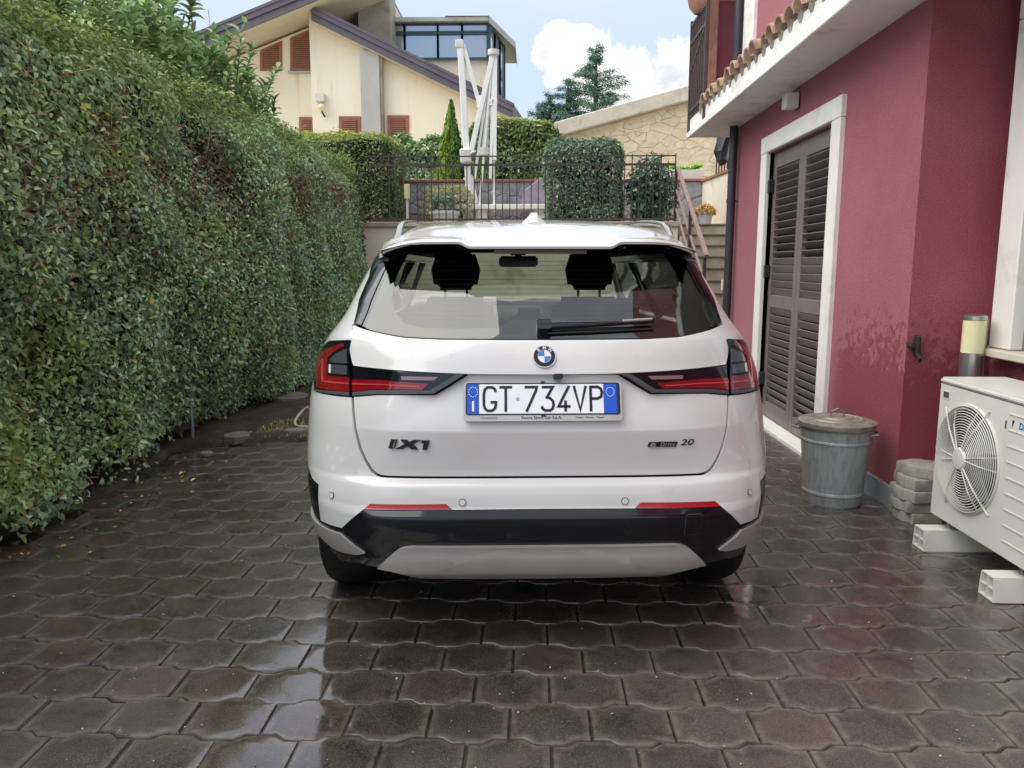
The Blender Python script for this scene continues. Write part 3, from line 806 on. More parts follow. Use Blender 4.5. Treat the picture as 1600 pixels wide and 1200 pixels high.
# ---- lamps
for sg in (1, -1):
    f = (lambda p: p) if sg > 0 else mir
    lamp = panel('tail_lamp', f(T((549.5, 532), (515, 533.5), (505, 541.5), (499, 555.5), (492, 580)) + [CP(491, 607)] + T((518, 616), (546.5, 618.8))), 'gloss_black', car, off=.002, thick=.02)
    panel('lens', f(T((536, 537), (516, 544), (501, 553), (497, 561), (497, 606), (546.5, 612), (546.5, 590), (512.5, 587), (513, 559.5), (522, 551), (537, 541.5))), 'lens_red', lamp, off=.0045, thick=.004)
    panel('lens', f(T((513.5, 577), (513.5, 560), (522.5, 552), (536, 543), (546, 540), (546, 538), (548, 538), (548, 589), (546.5, 589.5), (513, 586.5))), 'gloss_black', lamp, off=.004, thick=.003)
    panel('light_guide', f(T((504.5, 561), (506.5, 561), (506.5, 594), (546.5, 598.8), (546.5, 601), (504.5, 597))), 'lens_pink', lamp, off=.006, thick=.002)
    panel('inner_lens', f(T((517, 562), (526, 553), (544, 545.5), (544, 568.5), (517, 566.5))), 'lens_smoke', lamp, off=.0055, thick=.003)
    panel('inner_lens', f(T((519.5, 570), (543.5, 571.5), (543.5, 586), (519, 584))), 'lens_smoke', lamp, off=.0055, thick=.003)
    panel('side_light_bar', f(T((516, 569.5), (518.6, 569.8), (518.3, 583.5), (515.7, 583))), 'emblem_white', lamp, off=.006, thick=.002)
    panel('lamp_trim', f(T((491, 607.5), (518, 611), (546.5, 613), (546.5, 618.5), (516, 615.5), (491, 609.5))), 'seal_grey', lamp, off=.005, thick=.003)
    lamp2 = panel('tailgate_lamp', f(T((551.5, 572.5), (600, 578), (660, 582.5), (727, 585), (677.5, 615.5), (590, 616.3), (551.5, 619))), 'gloss_black', car, off=.001, thick=.02)
    panel('lens', f(T((551.5, 593), (597, 594.2), (626, 597), (670, 600), (660, 609), (618, 608.2), (581, 608.5), (551.5, 612))), 'lens_red', lamp2, off=.0045, thick=.004)
    panel('light_guide', f(T((551.5, 599), (600, 600.3), (657, 603.6), (655.5, 605.4), (600, 602.2), (551.5, 601.3))), 'lens_pink', lamp2, off=.006, thick=.002)
    panel('reversing_lens', f(T((627, 588), (685, 589), (678, 594.5), (628, 593.7))), 'lens_clear', lamp2, off=.004, thick=.003)
    panel('lamp_trim', f(T((551.5, 613), (581, 609.8), (618, 609.5), (672, 610.2), (712, 585.4), (726, 585.2), (677.3, 615), (590, 615.8), (551.5, 618.5))), 'seal_grey', lamp2, off=.004, thick=.003)
SENS = []
# ---- bumper: reflectors, black valance, silver diffuser, corner blades, sensors
blk = [(0, cz(796))] + T((568, 796.6), (534, 827), (499.5, 814.5), (496.5, 758), (488, 749)) + [(1.395, CP(487, 749)[1]), (1.395, .46), (1.34, .40)] + T((503, 866), (530, 874), (560, 880), (590, 886), (640, 893)) + [(0, cz(897))]
val = panel('bumper_valance', both(blk), 'gloss_black', car, thick=.02)
dif = [(0, cz(851.5))] + T((645, 852), (634, 853), (623, 857), (606, 871), (591, 884.5), (612, 889), (636, 894), (657, 898.5)) + [(0, cz(899))]
panel('diffuser', both(dif), 'satin_silver', car, off=.012, thick=.016)
for sg in (1, -1):
    f = (lambda p: p) if sg > 0 else mir
    panel('reflector', f(T((569.0, 796), (578.5, 787), (697.5, 787.3), (707, 796.2))), 'reflector_red', car, off=.004, thick=.006)
    bl = T((571, 863), (534, 833), (489, 819)) + [(1.42, CP(489, 817)[1]), (1.42, CP(493, 846)[1])] + T((494, 850.5), (530, 858), (558, 864.5))
    panel('corner_blade', f(bl), 'satin_silver', car, off=.009, thick=.012)
    panel('arch_strip', f([(1.40, .74), (1.475, .73), (1.475, .52), (1.40, .50)]), 'gloss_black', car, off=.006, thick=.01)
    for px, py, rr in ((518.5, 774, .0115), (722.5, 785, .0125)):
        q, z = CP(px, py); SENS.append((sg * q, z, rr))
def rrect(c0, c1, z0, z1, r, k=5):
    o = []
    for cx, cy, a in ((c1 - r, z1 - r, 0), (c0 + r, z1 - r, 90), (c0 + r, z0 + r, 180), (c1 - r, z0 + r, 270)):
        for i in range(k + 1): o.append((cx + r * math.cos(R(a + 90 * i / k)), cy + r * math.sin(R(a + 90 * i / k))))
    return o
qa, za = CP(1068, 836); qb, zb = CP(1098, 802)
panel('tow_eye_cover', rrect(qa, qb, za, zb, .012), 'seal_grey', val, off=.0008, thick=.001)
panel('tow_eye_cover', rrect(qa + .0016, qb - .0016, za + .0016, zb - .0016, .011), 'gloss_black', val, off=.0018, thick=.0018)

# ---- rear window, its black border, heater wires, fins
gl_l = T((566, 509), (581, 471), (600, 428), (612, 404)); gtop = 1.452
gq = gl_l[3][0] - .012
outer = [(0, cz(529.5))] + T((689, 529), (630, 526), (580, 516)) + gl_l + [(gq, gtop), (0, gtop)]
rw = panel('rear_window', both(outer), 'rear_glass', car, off=.001, thick=.004)
inner = T((898, 498), (802, 498), (790, 502), (778, 511), (659, 511), (632, 504), (615, 485), (611, 464), (617, 432), (631, 404))
inner = [(0, cz(498))] + inner[1:] + [(inner[-1][0], 1.436), (0, 1.436)]
fr_half = outer + inner[::-1]
for sg in (1, -1):
    panel('window_border', fr_half if sg > 0 else mir(fr_half), 'gloss_black', rw, off=-.006, thick=.003)
m = MB()
for k in range(13):
    z = 1.205 + k * .0165; q1 = q_of(.60 - (z - 1.2) * .30, z)
    pts = [surf(q1 * i / 14, z, -.007) for i in range(-14, 15)]; m.tube(pts, .00045, 4, False)
m.build('heater_wires', MATS['seal_grey'], rw, local=True)
for sg in (1, -1):
    f = (lambda p: p) if sg > 0 else mir
    fin = T((554, 504.5), (562, 469), (578, 432), (591, 397)) + [(fin_out[3][0] - .006, 1.455), (gl_l[3][0] + .004, 1.455)] + [(q + .006, z) for q, z in gl_l[::-1]]
    panel('window_fin', f(fin), 'gloss_black', car, off=.004, thick=.03)
    # side glass and pillars
    w1 = [(side_q(1.02, 1.12), 1.12), (side_q(2.02, 1.105), 1.105), (side_q(2.02, 1.43), 1.43), (side_q(.86, 1.43), 1.43), (side_q(.90, 1.27), 1.27)]
    w2 = [(side_q(2.06, 1.105), 1.105), (side_q(3.08, 1.09), 1.09), (side_q(2.66, 1.43), 1.43), (side_q(2.06, 1.43), 1.43)]
    for w in (w1, w2): panel('side_window', f(w), 'dimmed_side_glass', car, off=-.006, thick=.004)
    m = MB(); m.beam(surf(sg * side_q(2.04, 1.09), 1.09, -.012), surf(sg * side_q(2.04, 1.45), 1.45, -.012), .07, .03)
    m.build('door_pillar', MATS['gloss_black'], car, local=True)
    m = MB(); m.tube([(sg * .84, 3.32, 1.05), (sg * .70, 2.9, 1.32), (sg * .61, 2.58, 1.47)], [.045, .04, .04], 8)
    m.build('windscreen_pillar', MATS['car_white'], car, local=True, smooth=40)
    m = MB(); m.tube([surf(sg * side_q(y, 1.45), 1.45, -.03) for y in (.5, 1., 1.6, 2.2, 2.62)], .035, 8)
    m.build('roof_rail_base', MATS['car_white'], car, local=True, smooth=40)

# ---- roof with the spoiler lip
def lip(x):
    a = abs(x); k = SMZ((a - .268) / .05)
    z = 1.4405 + .0175 * k - .028 * max(0, (a - .44) / .16) ** 2.2
    y = .262 + .018 * k + .30 * max(0, a - .30) ** 2 / .1 * .3 + .02 * (a / .6) ** 2
    return y, z
RT = [(.26, 1.455), (.35, 1.484), (.45, 1.510), (.6, 1.541), (.8, 1.566), (1.0, 1.584), (1.3, 1.602), (1.7, 1.611), (2.1, 1.603), (2.45, 1.575), (2.72, 1.532)]
def roof_z(x, y):
    a = abs(x) / .615
    return interp(RT, y) - .030 * a ** 2 - .052 * a ** 7
xs = [-.615 + 1.23 * k / 82 for k in range(83)]; V = []; cols_ = 26
hwr = lambda y: .566 + .049 * SMZ((y - .26) / .55)
for x in xs:
    ly, lz = lip(x); top = min(lz + .016, roof_z(x, ly) + .02)
    row = [(x, ly + .012, lz - .001), (x, ly + .002, lz), (x, ly - .001, lz + .008), (x, ly + .006, lz + .015)]
    for k in range(1, cols_):
        f = k / (cols_ - 1); y = ly + .006 + (2.70 - ly) * f ** 1.6
        b = SMZ((y - ly) / .20); zr = roof_z(x, y); row.append((x, y, (lz + .015 + (y - ly) * .16) * (1 - b) + zr * b))
    V += [(a * hwr(b) / .615, b, c_) for a, b, c_ in row]
nr = len(V) // len(xs)
Fr = [(i * nr + j, (i + 1) * nr + j, (i + 1) * nr + j + 1, i * nr + j + 1) for i in range(len(xs) - 1) for j in range(nr - 1)]
me = mesh('roof', V, Fr, True); me.set_sharp_from_angle(angle=R(50)); roof = put('roof', me, MATS['car_white'], car, True)
# turned-down roof edges over the doors
for sg in (1, -1):
    V2 = []; ysr = [.40 + 2.28 * k / 24 for k in range(25)]
    for y in ysr:
        x = hwr(y); z = roof_z(.615, y); zb = min(z - .012, 1.425 if y < 2.2 else 1.425 - (y - 2.2) * .05)
        V2 += [(sg * (x - .002), y, z), (sg * (x + .010), y, z - (z - zb) * .35), (sg * (x + .016), y, zb), (sg * (x - .02), y, zb - .004)]
    put('roof_side', mesh('roof_side', V2, [(i * 4 + j, i * 4 + j + 1, (i + 1) * 4 + j + 1, (i + 1) * 4 + j) for i in range(24) for j in range(3)], True), MATS['car_white'], car, True)
# headliner under the roof
V = []; ys = [.42, .6, .9, 1.3, 1.8, 2.3, 2.68]
for x in [-.60 + 1.2 * k / 12 for k in range(13)]:
    for y in ys: V.append((x, y, roof_z(x, y) - (.05 if y > .5 else .045)))
n = len(ys); put('headliner', mesh('headliner', V, [(i * n + j, i * n + j + 1, (i + 1) * n + j + 1, (i + 1) * n + j) for i in range(12) for j in range(n - 1)]), MATS['seat_cloth'], car, True)
# spoiler underside and brake light
V = []
for x in xs[2:-2]:
    ly, lz = lip(x); V += [(x, ly + .011, lz - .0015), (x, ly + .05, lz - .012), (x, ly + .13, lz - .004), (x, ly + .22, lz + .012)]
Fr = [(i * 4 + j, i * 4 + j + 1, (i + 1) * 4 + j + 1, (i + 1) * 4 + j) for i in range(len(xs) - 5) for j in range(3)]
put('spoiler_underside', mesh('spoiler_underside', V, Fr, True), MATS['gloss_black'], car, True)
m = MB()
for k in range(18):
    x0 = -.165 + .33 * k / 18; x1 = x0 + .33 / 18
    m.add([(x0, .285, 1.4385), (x1, .285, 1.4385), (x1, .287, 1.4235), (x0, .287, 1.4235), (x0, .305, 1.437), (x1, .305, 1.437), (x1, .305, 1.424), (x0, .305, 1.424)], [(0, 1, 2, 3), (3, 2, 6, 7), (0, 4, 5, 1)])
m.build('brake_light', MATS['lens_dark_red'], car, local=True)
# antenna fin, roof rails
V = []
for k in range(9):
    f = k / 8; y = .66 + .16 * f; w = .055 * (1 - .25 * abs(f - .3)); h = (.042 if f < .6 else .042 * (1 - (f - .6) / .4) + .004) * min(1, (f + .08) * 3.2); zb_ = interp(RT, y) - .004
    V += [(-w, y, zb_), (-w * .42, y, zb_ + h * .65), (-w * .22, y, zb_ + h), (w * .22, y, zb_ + h), (w * .42, y, zb_ + h * .65), (w, y, zb_)]
Fr = [(i * 6 + j, i * 6 + j + 1, (i + 1) * 6 + j + 1, (i + 1) * 6 + j) for i in range(8) for j in range(5)] + [(0, 1, 2, 3, 4, 5), tuple(48 + k for k in reversed(range(6)))]
me = mesh('antenna_fin', V, Fr, True); me.set_sharp_from_angle(angle=R(40)); put('antenna_fin', me, MATS['car_white'], car, True)
for sg in (1, -1):
    pts = []
    for k in range(22):
        f = k / 21; y = .62 + 1.75 * f; h = .038 * min(1, f / .10) ** .55 * min(1, (1 - f) / .1) ** .55
        pts.append((sg * (.545 + .01 * math.sin(f * math.pi)), y, roof_z(.55, y) + h - .004))
    m = MB(); m.tube(pts, [.013] * 22, 10); m.build('roof_rail', MATS['chrome'], car, local=True, smooth=60)

# ---- bonnet, windscreen, cabin
V = []; ys = [3.28 + 1.17 * k / 12 for k in range(13)]
for y in ys:
    hw = .86 * max(.02, 1 - min(1., max(0, y - 3.85) / .62) ** 2.6) ** .5
    for k in range(11):
        f = -1 + k / 5; V.append((f * hw, y, interp([(3.2, 1.075), (3.6, 1.05), (4.0, 1.0), (4.3, .94), (4.45, .885)], y) + .03 * (1 - f * f)))
put('bonnet', mesh('bonnet', V, [(i * 11 + j, i * 11 + j + 1, (i + 1) * 11 + j + 1, (i + 1) * 11 + j) for i in range(12) for j in range(10)], True), MATS['car_white'], car, True)
V = []
for k in range(9):
    f = k / 8; y = 2.60 + .72 * f; z = 1.535 - .44 * f; hw = .60 + .2 * f
    for j in range(9): g = -1 + j / 4; V.append((g * hw, y + .10 * (1 - g * g), z + .02 * (1 - g * g)))
put('windscreen', mesh('windscreen', V, [(i * 9 + j, i * 9 + j + 1, (i + 1) * 9 + j + 1, (i + 1) * 9 + j) for i in range(8) for j in range(8)], True), MATS['car_glass'], car, True)
m = MB(); m.box(-.70, .70, .35, 3.2, .45, .55); m.box(-.72, .72, 2.95, 3.3, .55, 1.02); m.build('cabin_floor', MATS['seat_cloth'], car, bevel=.03, local=True)
m = MB(); m.box(-.60, .60, .2, .95, .56, .60); m.build('boot_floor', MATS['cabin_grey'], car, local=True)
def cushion(x0, x1, y0, y1, z0, z1, r): m_ = MB(); m_.box(x0, x1, y0, y1, z0, z1); return m_
for x0, x1 in ((-.62, -.16), (-.155, .155), (.16, .62)):
    b = cushion(x0, x1, 1.00, 1.14, .55, 1.10, .05).build('rear_seat', MATS['seat_cloth'], car, bevel=.05, seg=3, smooth=60, local=True)
    xc = (x0 + x1) / 2; w = .12 if x0 * x1 > 0 else .09; h = 1.235 if x0 * x1 > 0 else 1.19
    cushion(xc - w, xc + w, 1.04, 1.13, 1.09, h, .04).build('headrest', MATS['seat_cloth'], b, bevel=.04, seg=3, smooth=60, local=True)
for xc in (-.37, .37):
    m = MB(); m.add([(xc - .25, 1.98, .6), (xc + .25, 1.98, .6), (xc + .25, 2.12, .6), (xc - .25, 2.12, .6), (xc - .20, 1.80, 1.20), (xc + .20, 1.80, 1.20), (xc + .20, 1.92, 1.22), (xc - .20, 1.92, 1.22)],
                  [(0, 1, 2, 3), (4, 5, 6, 7), (0, 1, 5, 4), (1, 2, 6, 5), (2, 3, 7, 6), (3, 0, 4, 7)])
    b = m.build('front_seat', MATS['seat_cloth'], car, bevel=.05, seg=3, smooth=60, local=True)
    for sx in (-.06, .06): MB().tube([(xc + sx, 1.83, 1.18), (xc + sx, 1.83, 1.29)], .007, 8).build('headrest_post', MATS['chrome'], b, local=True)
    m = MB(); m.add([(xc - .115, 1.76, 1.25), (xc + .115, 1.76, 1.25), (xc + .115, 1.86, 1.25), (xc - .115, 1.86, 1.25), (xc - .135, 1.77, 1.36), (xc + .135, 1.77, 1.36), (xc + .135, 1.86, 1.36), (xc - .135, 1.86, 1.36), (xc - .10, 1.78, 1.475), (xc + .10, 1.78, 1.475), (xc + .10, 1.85, 1.475), (xc - .10, 1.85, 1.475)],
                  [(0, 1, 2, 3), (8, 9, 10, 11), (0, 1, 5, 4), (1, 2, 6, 5), (2, 3, 7, 6), (3, 0, 4, 7), (4, 5, 9, 8), (5, 6, 10, 9), (6, 7, 11, 10), (7, 4, 8, 11)])
    m.build('headrest', MATS['seat_cloth'], b, bevel=.03, seg=3, smooth=60, local=True)
m = MB(); m.box(-.125, .125, 2.50, 2.53, 1.375, 1.445); m.box(-.02, .02, 2.53, 2.58, 1.40, 1.53); m.box(-.06, .06, 2.55, 2.62, 1.45, 1.52)
m.build('rear_view_mirror', MATS['gloss_black'], car, bevel=.012, seg=2, local=True)
m = MB(); m.lathe([(.19, -.014), (.19, .014)], 28, (0, 0, 0)); me = m.mesh('steering_wheel')
for sg in (1, -1):       # door mirrors
    m = MB(); m.box(sg * .93 - .03, sg * .93 + .13 * (1 if sg > 0 else -1) + .03 * sg, 2.86, 2.98, 1.06, 1.20); m.beam((sg * .84, 2.95, 1.06), (sg * .95, 2.92, 1.10), .05, .05)
    m.build('door_mirror', MATS['car_white'], car, bevel=.03, seg=3, smooth=60, local=True)
# ---- wheels
def wheel(x, y, sg):
    Rw, wd = .345, .235
    pr = [(.235, -wd / 2 + .01), (.30, -wd / 2), (.325, -wd / 2 + .012), (.338, -wd / 2 + .03), (.345, -wd / 2 + .055), (.345, wd / 2 - .055), (.338, wd / 2 - .03), (.325, wd / 2 - .012), (.30, wd / 2), (.235, wd / 2 - .01)]
    n = 72; V = []; Fc = []
    for i, (r, w) in enumerate(pr):
        for k in range(n):
            a = 2 * math.pi * k / n; rr = r - (.006 if (r > .33 and k % 3 == 0) else 0); V.append((x + w * sg, y + rr * math.cos(a), Rw + rr * math.sin(a)))
    for i in range(len(pr) - 1):
        for k in range(n): Fc.append((i * n + k, i * n + (k + 1) % n, (i + 1) * n + (k + 1) % n, (i + 1) * n + k))
    m = MB(); m.add(V, Fc); w = m.build('wheel', MATS['tyre_rubber'], car, local=True, smooth=30)
    m = MB()
    for k in range(5):
        a = 2 * math.pi * k / 5; c, s = math.cos(a), math.sin(a)
        m.beam((x + sg * .085, y + .03 * c, Rw + .03 * s), (x + sg * .095, y + .225 * c, Rw + .225 * s), .06, .03, (1, 0, 0))
    for rr in (.232,): m.tube([(x + sg * .09, y + rr * math.cos(2 * math.pi * k / 36), Rw + rr * math.sin(2 * math.pi * k / 36)) for k in range(37)], .012, 6, False)
    m.add([(x + sg * .06, y + .23 * math.cos(2 * math.pi * k / 24), Rw + .23 * math.sin(2 * math.pi * k / 24)) for k in range(24)], [tuple(range(24))])
    m.build('rim', MATS['badge_dark'], w, local=True)
for x, y in ((-.765, .83), (.765, .83), (-.775, 3.52), (.775, 3.52)): wheel(x, y, 1 if x > 0 else -1)

# ---- things fixed flat to the tail: local frame (u right, v up, w out of the surface)
def frame_at(q, z, off=0., fn=None):
    o = off + (fn(q, z) if fn else 0); p = surf(q, z, o); e = .02
    g = (lambda a, b: surf(a, b, off + fn(a, b))) if fn else (lambda a, b: surf(a, b, off))
    u = (g(q + e, z) - g(q - e, z)).normalized(); v = g(q, z + e) - g(q, z - e); w = u.cross(v).normalized(); v = w.cross(u).normalized()
    return Matrix(((u.x, v.x, w.x, p.x), (u.y, v.y, w.y, p.y), (u.z, v.z, w.z, p.z), (0, 0, 0, 1)))
def flat(M, polys, h, name, mat, parent, h0=0.):
    m = MB()
    for p in polys: m.prism([(a, b) for a, b in p], lambda a, b, d: M @ Vector((a, b, d)), h0, h)
    return m.build(name, MATS[mat], parent, local=True)
# number plate
pz = .93; Mp = frame_at(0, pz, 0., recess); Mp = Matrix.Translation(Vector((-.003, -.010, .001))) @ Mp
RR = lambda w, h, r, cx=0, cy=0: [(cx + a, cy + b) for a, b in rrect(-w / 2, w / 2, -h / 2, h / 2, r, 4)]
plate = flat(Mp, [RR(.530, .134, .012)], .014, 'number_plate', 'satin_silver', car)
plate['label'] = 'number plate in a silver dealer frame'
flat(Mp, [RR(.517, .110, .008, 0, .0085)], .0155, 'frame_lip', 'ink_black', plate, .013)
flat(Mp, [[(-.214, -.042), (.203, -.042), (.203, .0585), (-.214, .0585)]], .0165, 'plate_face', 'plate_white', plate, .015)
flat(Mp, [[(-.254, -.042), (-.2145, -.042), (-.2145, .0585), (-.254, .0585)]], .0165, 'country_band', 'plate_blue', plate, .015)
flat(Mp, [[(.2035, -.042), (.248, -.042), (.248, .0585), (.2035, .0585)]], .0165, 'country_band', 'plate_blue', plate, .015)
H_ = .080; W_ = .040; z0_ = -.032
def glyph(ch):
    w, h = W_, H_
    g = {'G': [[(w, h * .80), (w * .9, h * .93), (w * .7, h), (w * .3, h), (w * .08, h * .9), (0, h * .74), (0, h * .26), (w * .08, h * .1), (w * .3, 0), (w * .7, 0), (w * .92, h * .1), (w, h * .26), (w, h * .36), (w * .55, h * .36)]],
         'T': [[(-.02 * w, h), (1.04 * w, h)], [(w * .5, h), (w * .5, -.004)]],
         '7': [[(0, h), (w, h), (w * .94, h * .86), (w * .12, -.004)]],
         '3': [[(.02 * w, h), (w * .95, h), (w * .45, h * .56), (w * .72, h * .52), (w * .94, h * .40), (w, h * .24), (w * .92, h * .09), (w * .7, 0), (w * .3, 0), (w * .08, h * .07), (0, h * .18)]],
         '4': [[(w * .95, h + .004), (w * .04, h * .17), (w * 1.04, h * .17)], [(w * .62, h * .42), (w * .62, -.004)]],
         'V': [[(0, h + .004), (w * .5, 0.001), (w, h + .004)]],
         'P': [[(.05 * w, -.004), (.05 * w, h), (w * .65, h), (w * .92, h * .92), (w, h * .76), (w * .92, h * .58), (w * .65, h * .5), (.05 * w, h * .5)]]}
    return g[ch]
for i, (ch, x) in enumerate(zip('GT734VP', (-.198, -.145, -.061, -.005, .050, .104, .158))):
    qd = []
    for st in glyph(ch):
        for qq in ribbon(st, .0092): qd.append([(a.x + x, a.y + z0_) for a in qq])
    flat(Mp, qd, .0176, 'character', 'ink_black', plate, .0163)
def placed_text(s, size, M, dx, dy, dz, mat, parent, name='lettering', bold=False, spacing=1., shear=0., sx=1.):
    me = text_mesh(s, size, name, .0004, bold, spacing, shear)
    me.transform(M @ Matrix.Translation((dx, dy, dz)) @ Matrix.Diagonal((sx, 1, 1, 1)))
    return put(name, me, MATS[mat], parent, True)
placed_text('Nuova Sport Car S.p.A.', .0135, Mp, -.006, -.0555, .0146, 'ink_black', plate, bold=True, spacing=1.05)
placed_text('Concessionaria', .0085, Mp, -.182, -.0555, .0146, 'ink_black', plate, spacing=1.05)
placed_text('Catania - Palermo - Trapani', .0085, Mp, .155, -.0555, .0146, 'ink_black', plate)
flat(Mp, [[(-.2375, -.034), (-.2305, -.034), (-.2305, .001), (-.2375, .001)]], .0172, 'country_letter', 'plate_white', plate, .0163)
st = []
for k in range(12):
    a = 2 * math.pi * k / 12; cx, cy = -.234 + .0145 * math.cos(a), .032 + .0165 * math.sin(a)
    st.append([(cx + (.0026 if j % 2 == 0 else .0011) * math.sin(j * math.pi / 5), cy + (.0026 if j % 2 == 0 else .0011) * math.cos(j * math.pi / 5)) for j in range(10)])
flat(Mp, st, .0172, 'star_ring', 'plate_white', plate, .0163)
cr = [(.226 + .0135 * math.cos(2 * math.pi * k / 28), .031 + .0155 * math.sin(2 * math.pi * k / 28)) for k in range(28)]
flat(Mp, [[(a.x, a.y) for a in qq] for qq in ribbon(cr, .0012, True)], .0172, 'round_outline', 'plate_white', plate, .0163)
cr = [(-.0845 + .0055 * math.cos(2 * math.pi * k / 20), .007 + .0055 * math.sin(2 * math.pi * k / 20)) for k in range(20)]
flat(Mp, [[(a.x, a.y) for a in qq] for qq in ribbon(cr, .0011, True)] + [[(-.0862, .0045), (-.0828, .0045), (-.0828, .0095), (-.0862, .0095)]], .0172, 'stamp', 'seal_grey', plate, .0163)
flat(Mp, [RR(.014, .006, .002, 0, .0645), RR(.014, .006, .002, 0, -.0485)], .019, 'clip', 'ink_black', plate, .013)
# round emblem
q, z = CP(850.5, 557.5); q *= 1 if to_car(atY(850.5, 557.5, 2.56)).x > 0 else -1
Me = frame_at(q, z)
disc = lambda r, n=40: [(r * math.cos(2 * math.pi * k / n), r * math.sin(2 * math.pi * k / n)) for k in range(n)]
emb = flat(Me, [disc(.0395)], .006, 'emblem', 'chrome', car)
flat(Me, [disc(.0365)], .0068, 'emblem_ring', 'ink_black', emb, .005)
for k, mt in enumerate(('emblem_white', 'emblem_blue', 'emblem_white', 'emblem_blue')):
    flat(Me, [[(0, 0)] + [(.0215 * math.cos(math.pi / 2 * k + math.pi / 2 * i / 8), .0215 * math.sin(math.pi / 2 * k + math.pi / 2 * i / 8)) for i in range(9)]], .0076, 'emblem_quarter', mt, emb, .006)
flat(Me, [[(a.x, a.y) for a in qq] for qq in ribbon(disc(.0222), .0012, True)], .0078, 'emblem_circle', 'chrome', emb, .006)
for ch, a in (('B', 42), ('M', 0), ('W', -42)):
    me = text_mesh(ch, .0165, 'emblem_letter', .0004, True)
    me.transform(Me @ Matrix.Translation((-.0292 * math.sin(R(a)), .0292 * math.cos(R(a)), .0073)) @ Matrix.Rotation(R(a), 4, 'Z')); put('emblem_letter', me, MATS['emblem_white'], emb, True)
# parking sensors
for q, z, rr in SENS:
    Ms = frame_at(q, z); so = flat(Ms, [disc(rr, 24)], .0030, 'parking_sensor', 'seal_grey', bump, -.004); flat(Ms, [disc(rr * .84, 24)], .0036, 'sensor_face', 'car_white', so if False else bump, .001)
# model badges
q, z = CP(639, 694); Mb = frame_at(-q, z)
S = .1375 / 62.5 * 1.05
def bpoly(pts, ox=639, oy=694): return [((x - ox) * S, (oy - y) * S) for x, y in pts]
bd = flat(Mb, [bpoly([(608.3, 700.5), (613, 687), (622.5, 687), (617.5, 700.5)]), bpoly([(627, 687), (636.5, 687), (640, 690), (646, 687), (657, 687), (645.5, 693.5), (653, 701), (643, 701.3), (637.5, 697), (629.5, 701.3), (619, 701), (633, 693.5)]),
                 bpoly([(658, 687.5), (670.7, 687), (666, 701.3), (658.8, 701.3), (662, 691.8), (658.5, 691.8)])], .006, 'model_badge', 'badge_dark', car)
flat(Mb, [bpoly([(614.8, 699), (617.6, 691.5), (619.4, 691.5), (616.6, 699)]), bpoly([(618, 690.2), (618.5, 688.8), (620.3, 688.8), (619.8, 690.2)])], .0068, 'badge_letter', 'chrome', bd, .005)
q, z = CP(1049, 692.5); Mb = frame_at(q, z)
def b2(pts): return [((x - 1049) * S, (692.5 - (y - (1049 - x) * .030)) * S + 0) for x, y in pts]
bd = flat(Mb, [b2([(1012.5, 697.5), (1014.5, 690.5), (1028, 690.5), (1026, 697.5)])], .004, 'model_badge', 'badge_dark', car)
flat(Mb, [b2([(1026.5, 697.3), (1028.5, 690), (1057.8, 690), (1055.8, 697.3)])], .005, 'badge_bar', 'ink_black', bd, 0)
placed_text('e', .030, Mb, (1020 - 1049) * S, -.001, .0052, 'satin_silver', bd, bold=True, sx=1.5)
placed_text('20', .031, Mb, (1072 - 1049) * S, .002, .0048, 'badge_dark', bd, bold=True, sx=1.5, shear=.2)
placed_text('Drive', .0185, Mb, (1042.3 - 1049) * S, -.0022, .0054, 'satin_silver', bd, spacing=1.1, shear=.2, sx=1.15)
# reversing camera, wiper
q, z = CP(872, 588.5); Mc = frame_at(q, z, .0)
flat(Mc, [RR(.030, .016, .004)], .022, 'reversing_camera', 'ink_black', car, -.02)
m = MB(); w0 = CP(840, 515); w1 = CP(1019, 507)
pts = []
for k in range(13):
    f = k / 12; q = w0[0] * (-1 if False else 1); qq = -.012 + (w1[0] + .012) * f; z = w0[1] + (w1[1] - w0[1]) * f
    pts.append(surf(qq, z, .016))
m2 = MB(); m2.tube(pts, [.012, .012, .012, .011, .010, .009, .009, .008, .007, .006, .006, .006, .005], 8)
wp = m2.build('wiper', MATS['gloss_black'], car, local=True, smooth=60)
m = MB(); base_ = surf(-.004, w0[1] + .006, .012); Mw = frame_at(.008, w0[1] + .004, 0.)
flat(Mw, [RR(.052, .044, .012)], .026, 'wiper_hub', 'gloss_black', wp, .002)
pts = [surf(.02 + (w1[0] - .03) * k / 10, w0[1] - .016 + (w1[1] - w0[1]) * k / 10 * .9, .006) for k in range(11)]
m = MB(); m.tube(pts, .004, 6); m.build('wiper_blade', MATS['black_plastic'], wp, local=True)
pts = [surf(w1[0] - .16 + .15 * k / 6, w0[1] + (w1[1] - w0[1]) * (.62 + .38 * k / 6) + .004, .0245) for k in range(7)]
m = MB(); m.tube(pts, .005, 6); m.build('wiper_sleeve', MATS['satin_silver'], wp, local=True)
# ================================================================== red house on the right
WX, WY0, WY1 = 2.06, 4.30, 8.16; SOF = 2.77
house = empty('red_house', (WX + .4, 6.2, 0), 0, 'red rendered house with a louvred shutter door and clay tile eave beside the driveway', 'house')
RED = MATS['red_render']
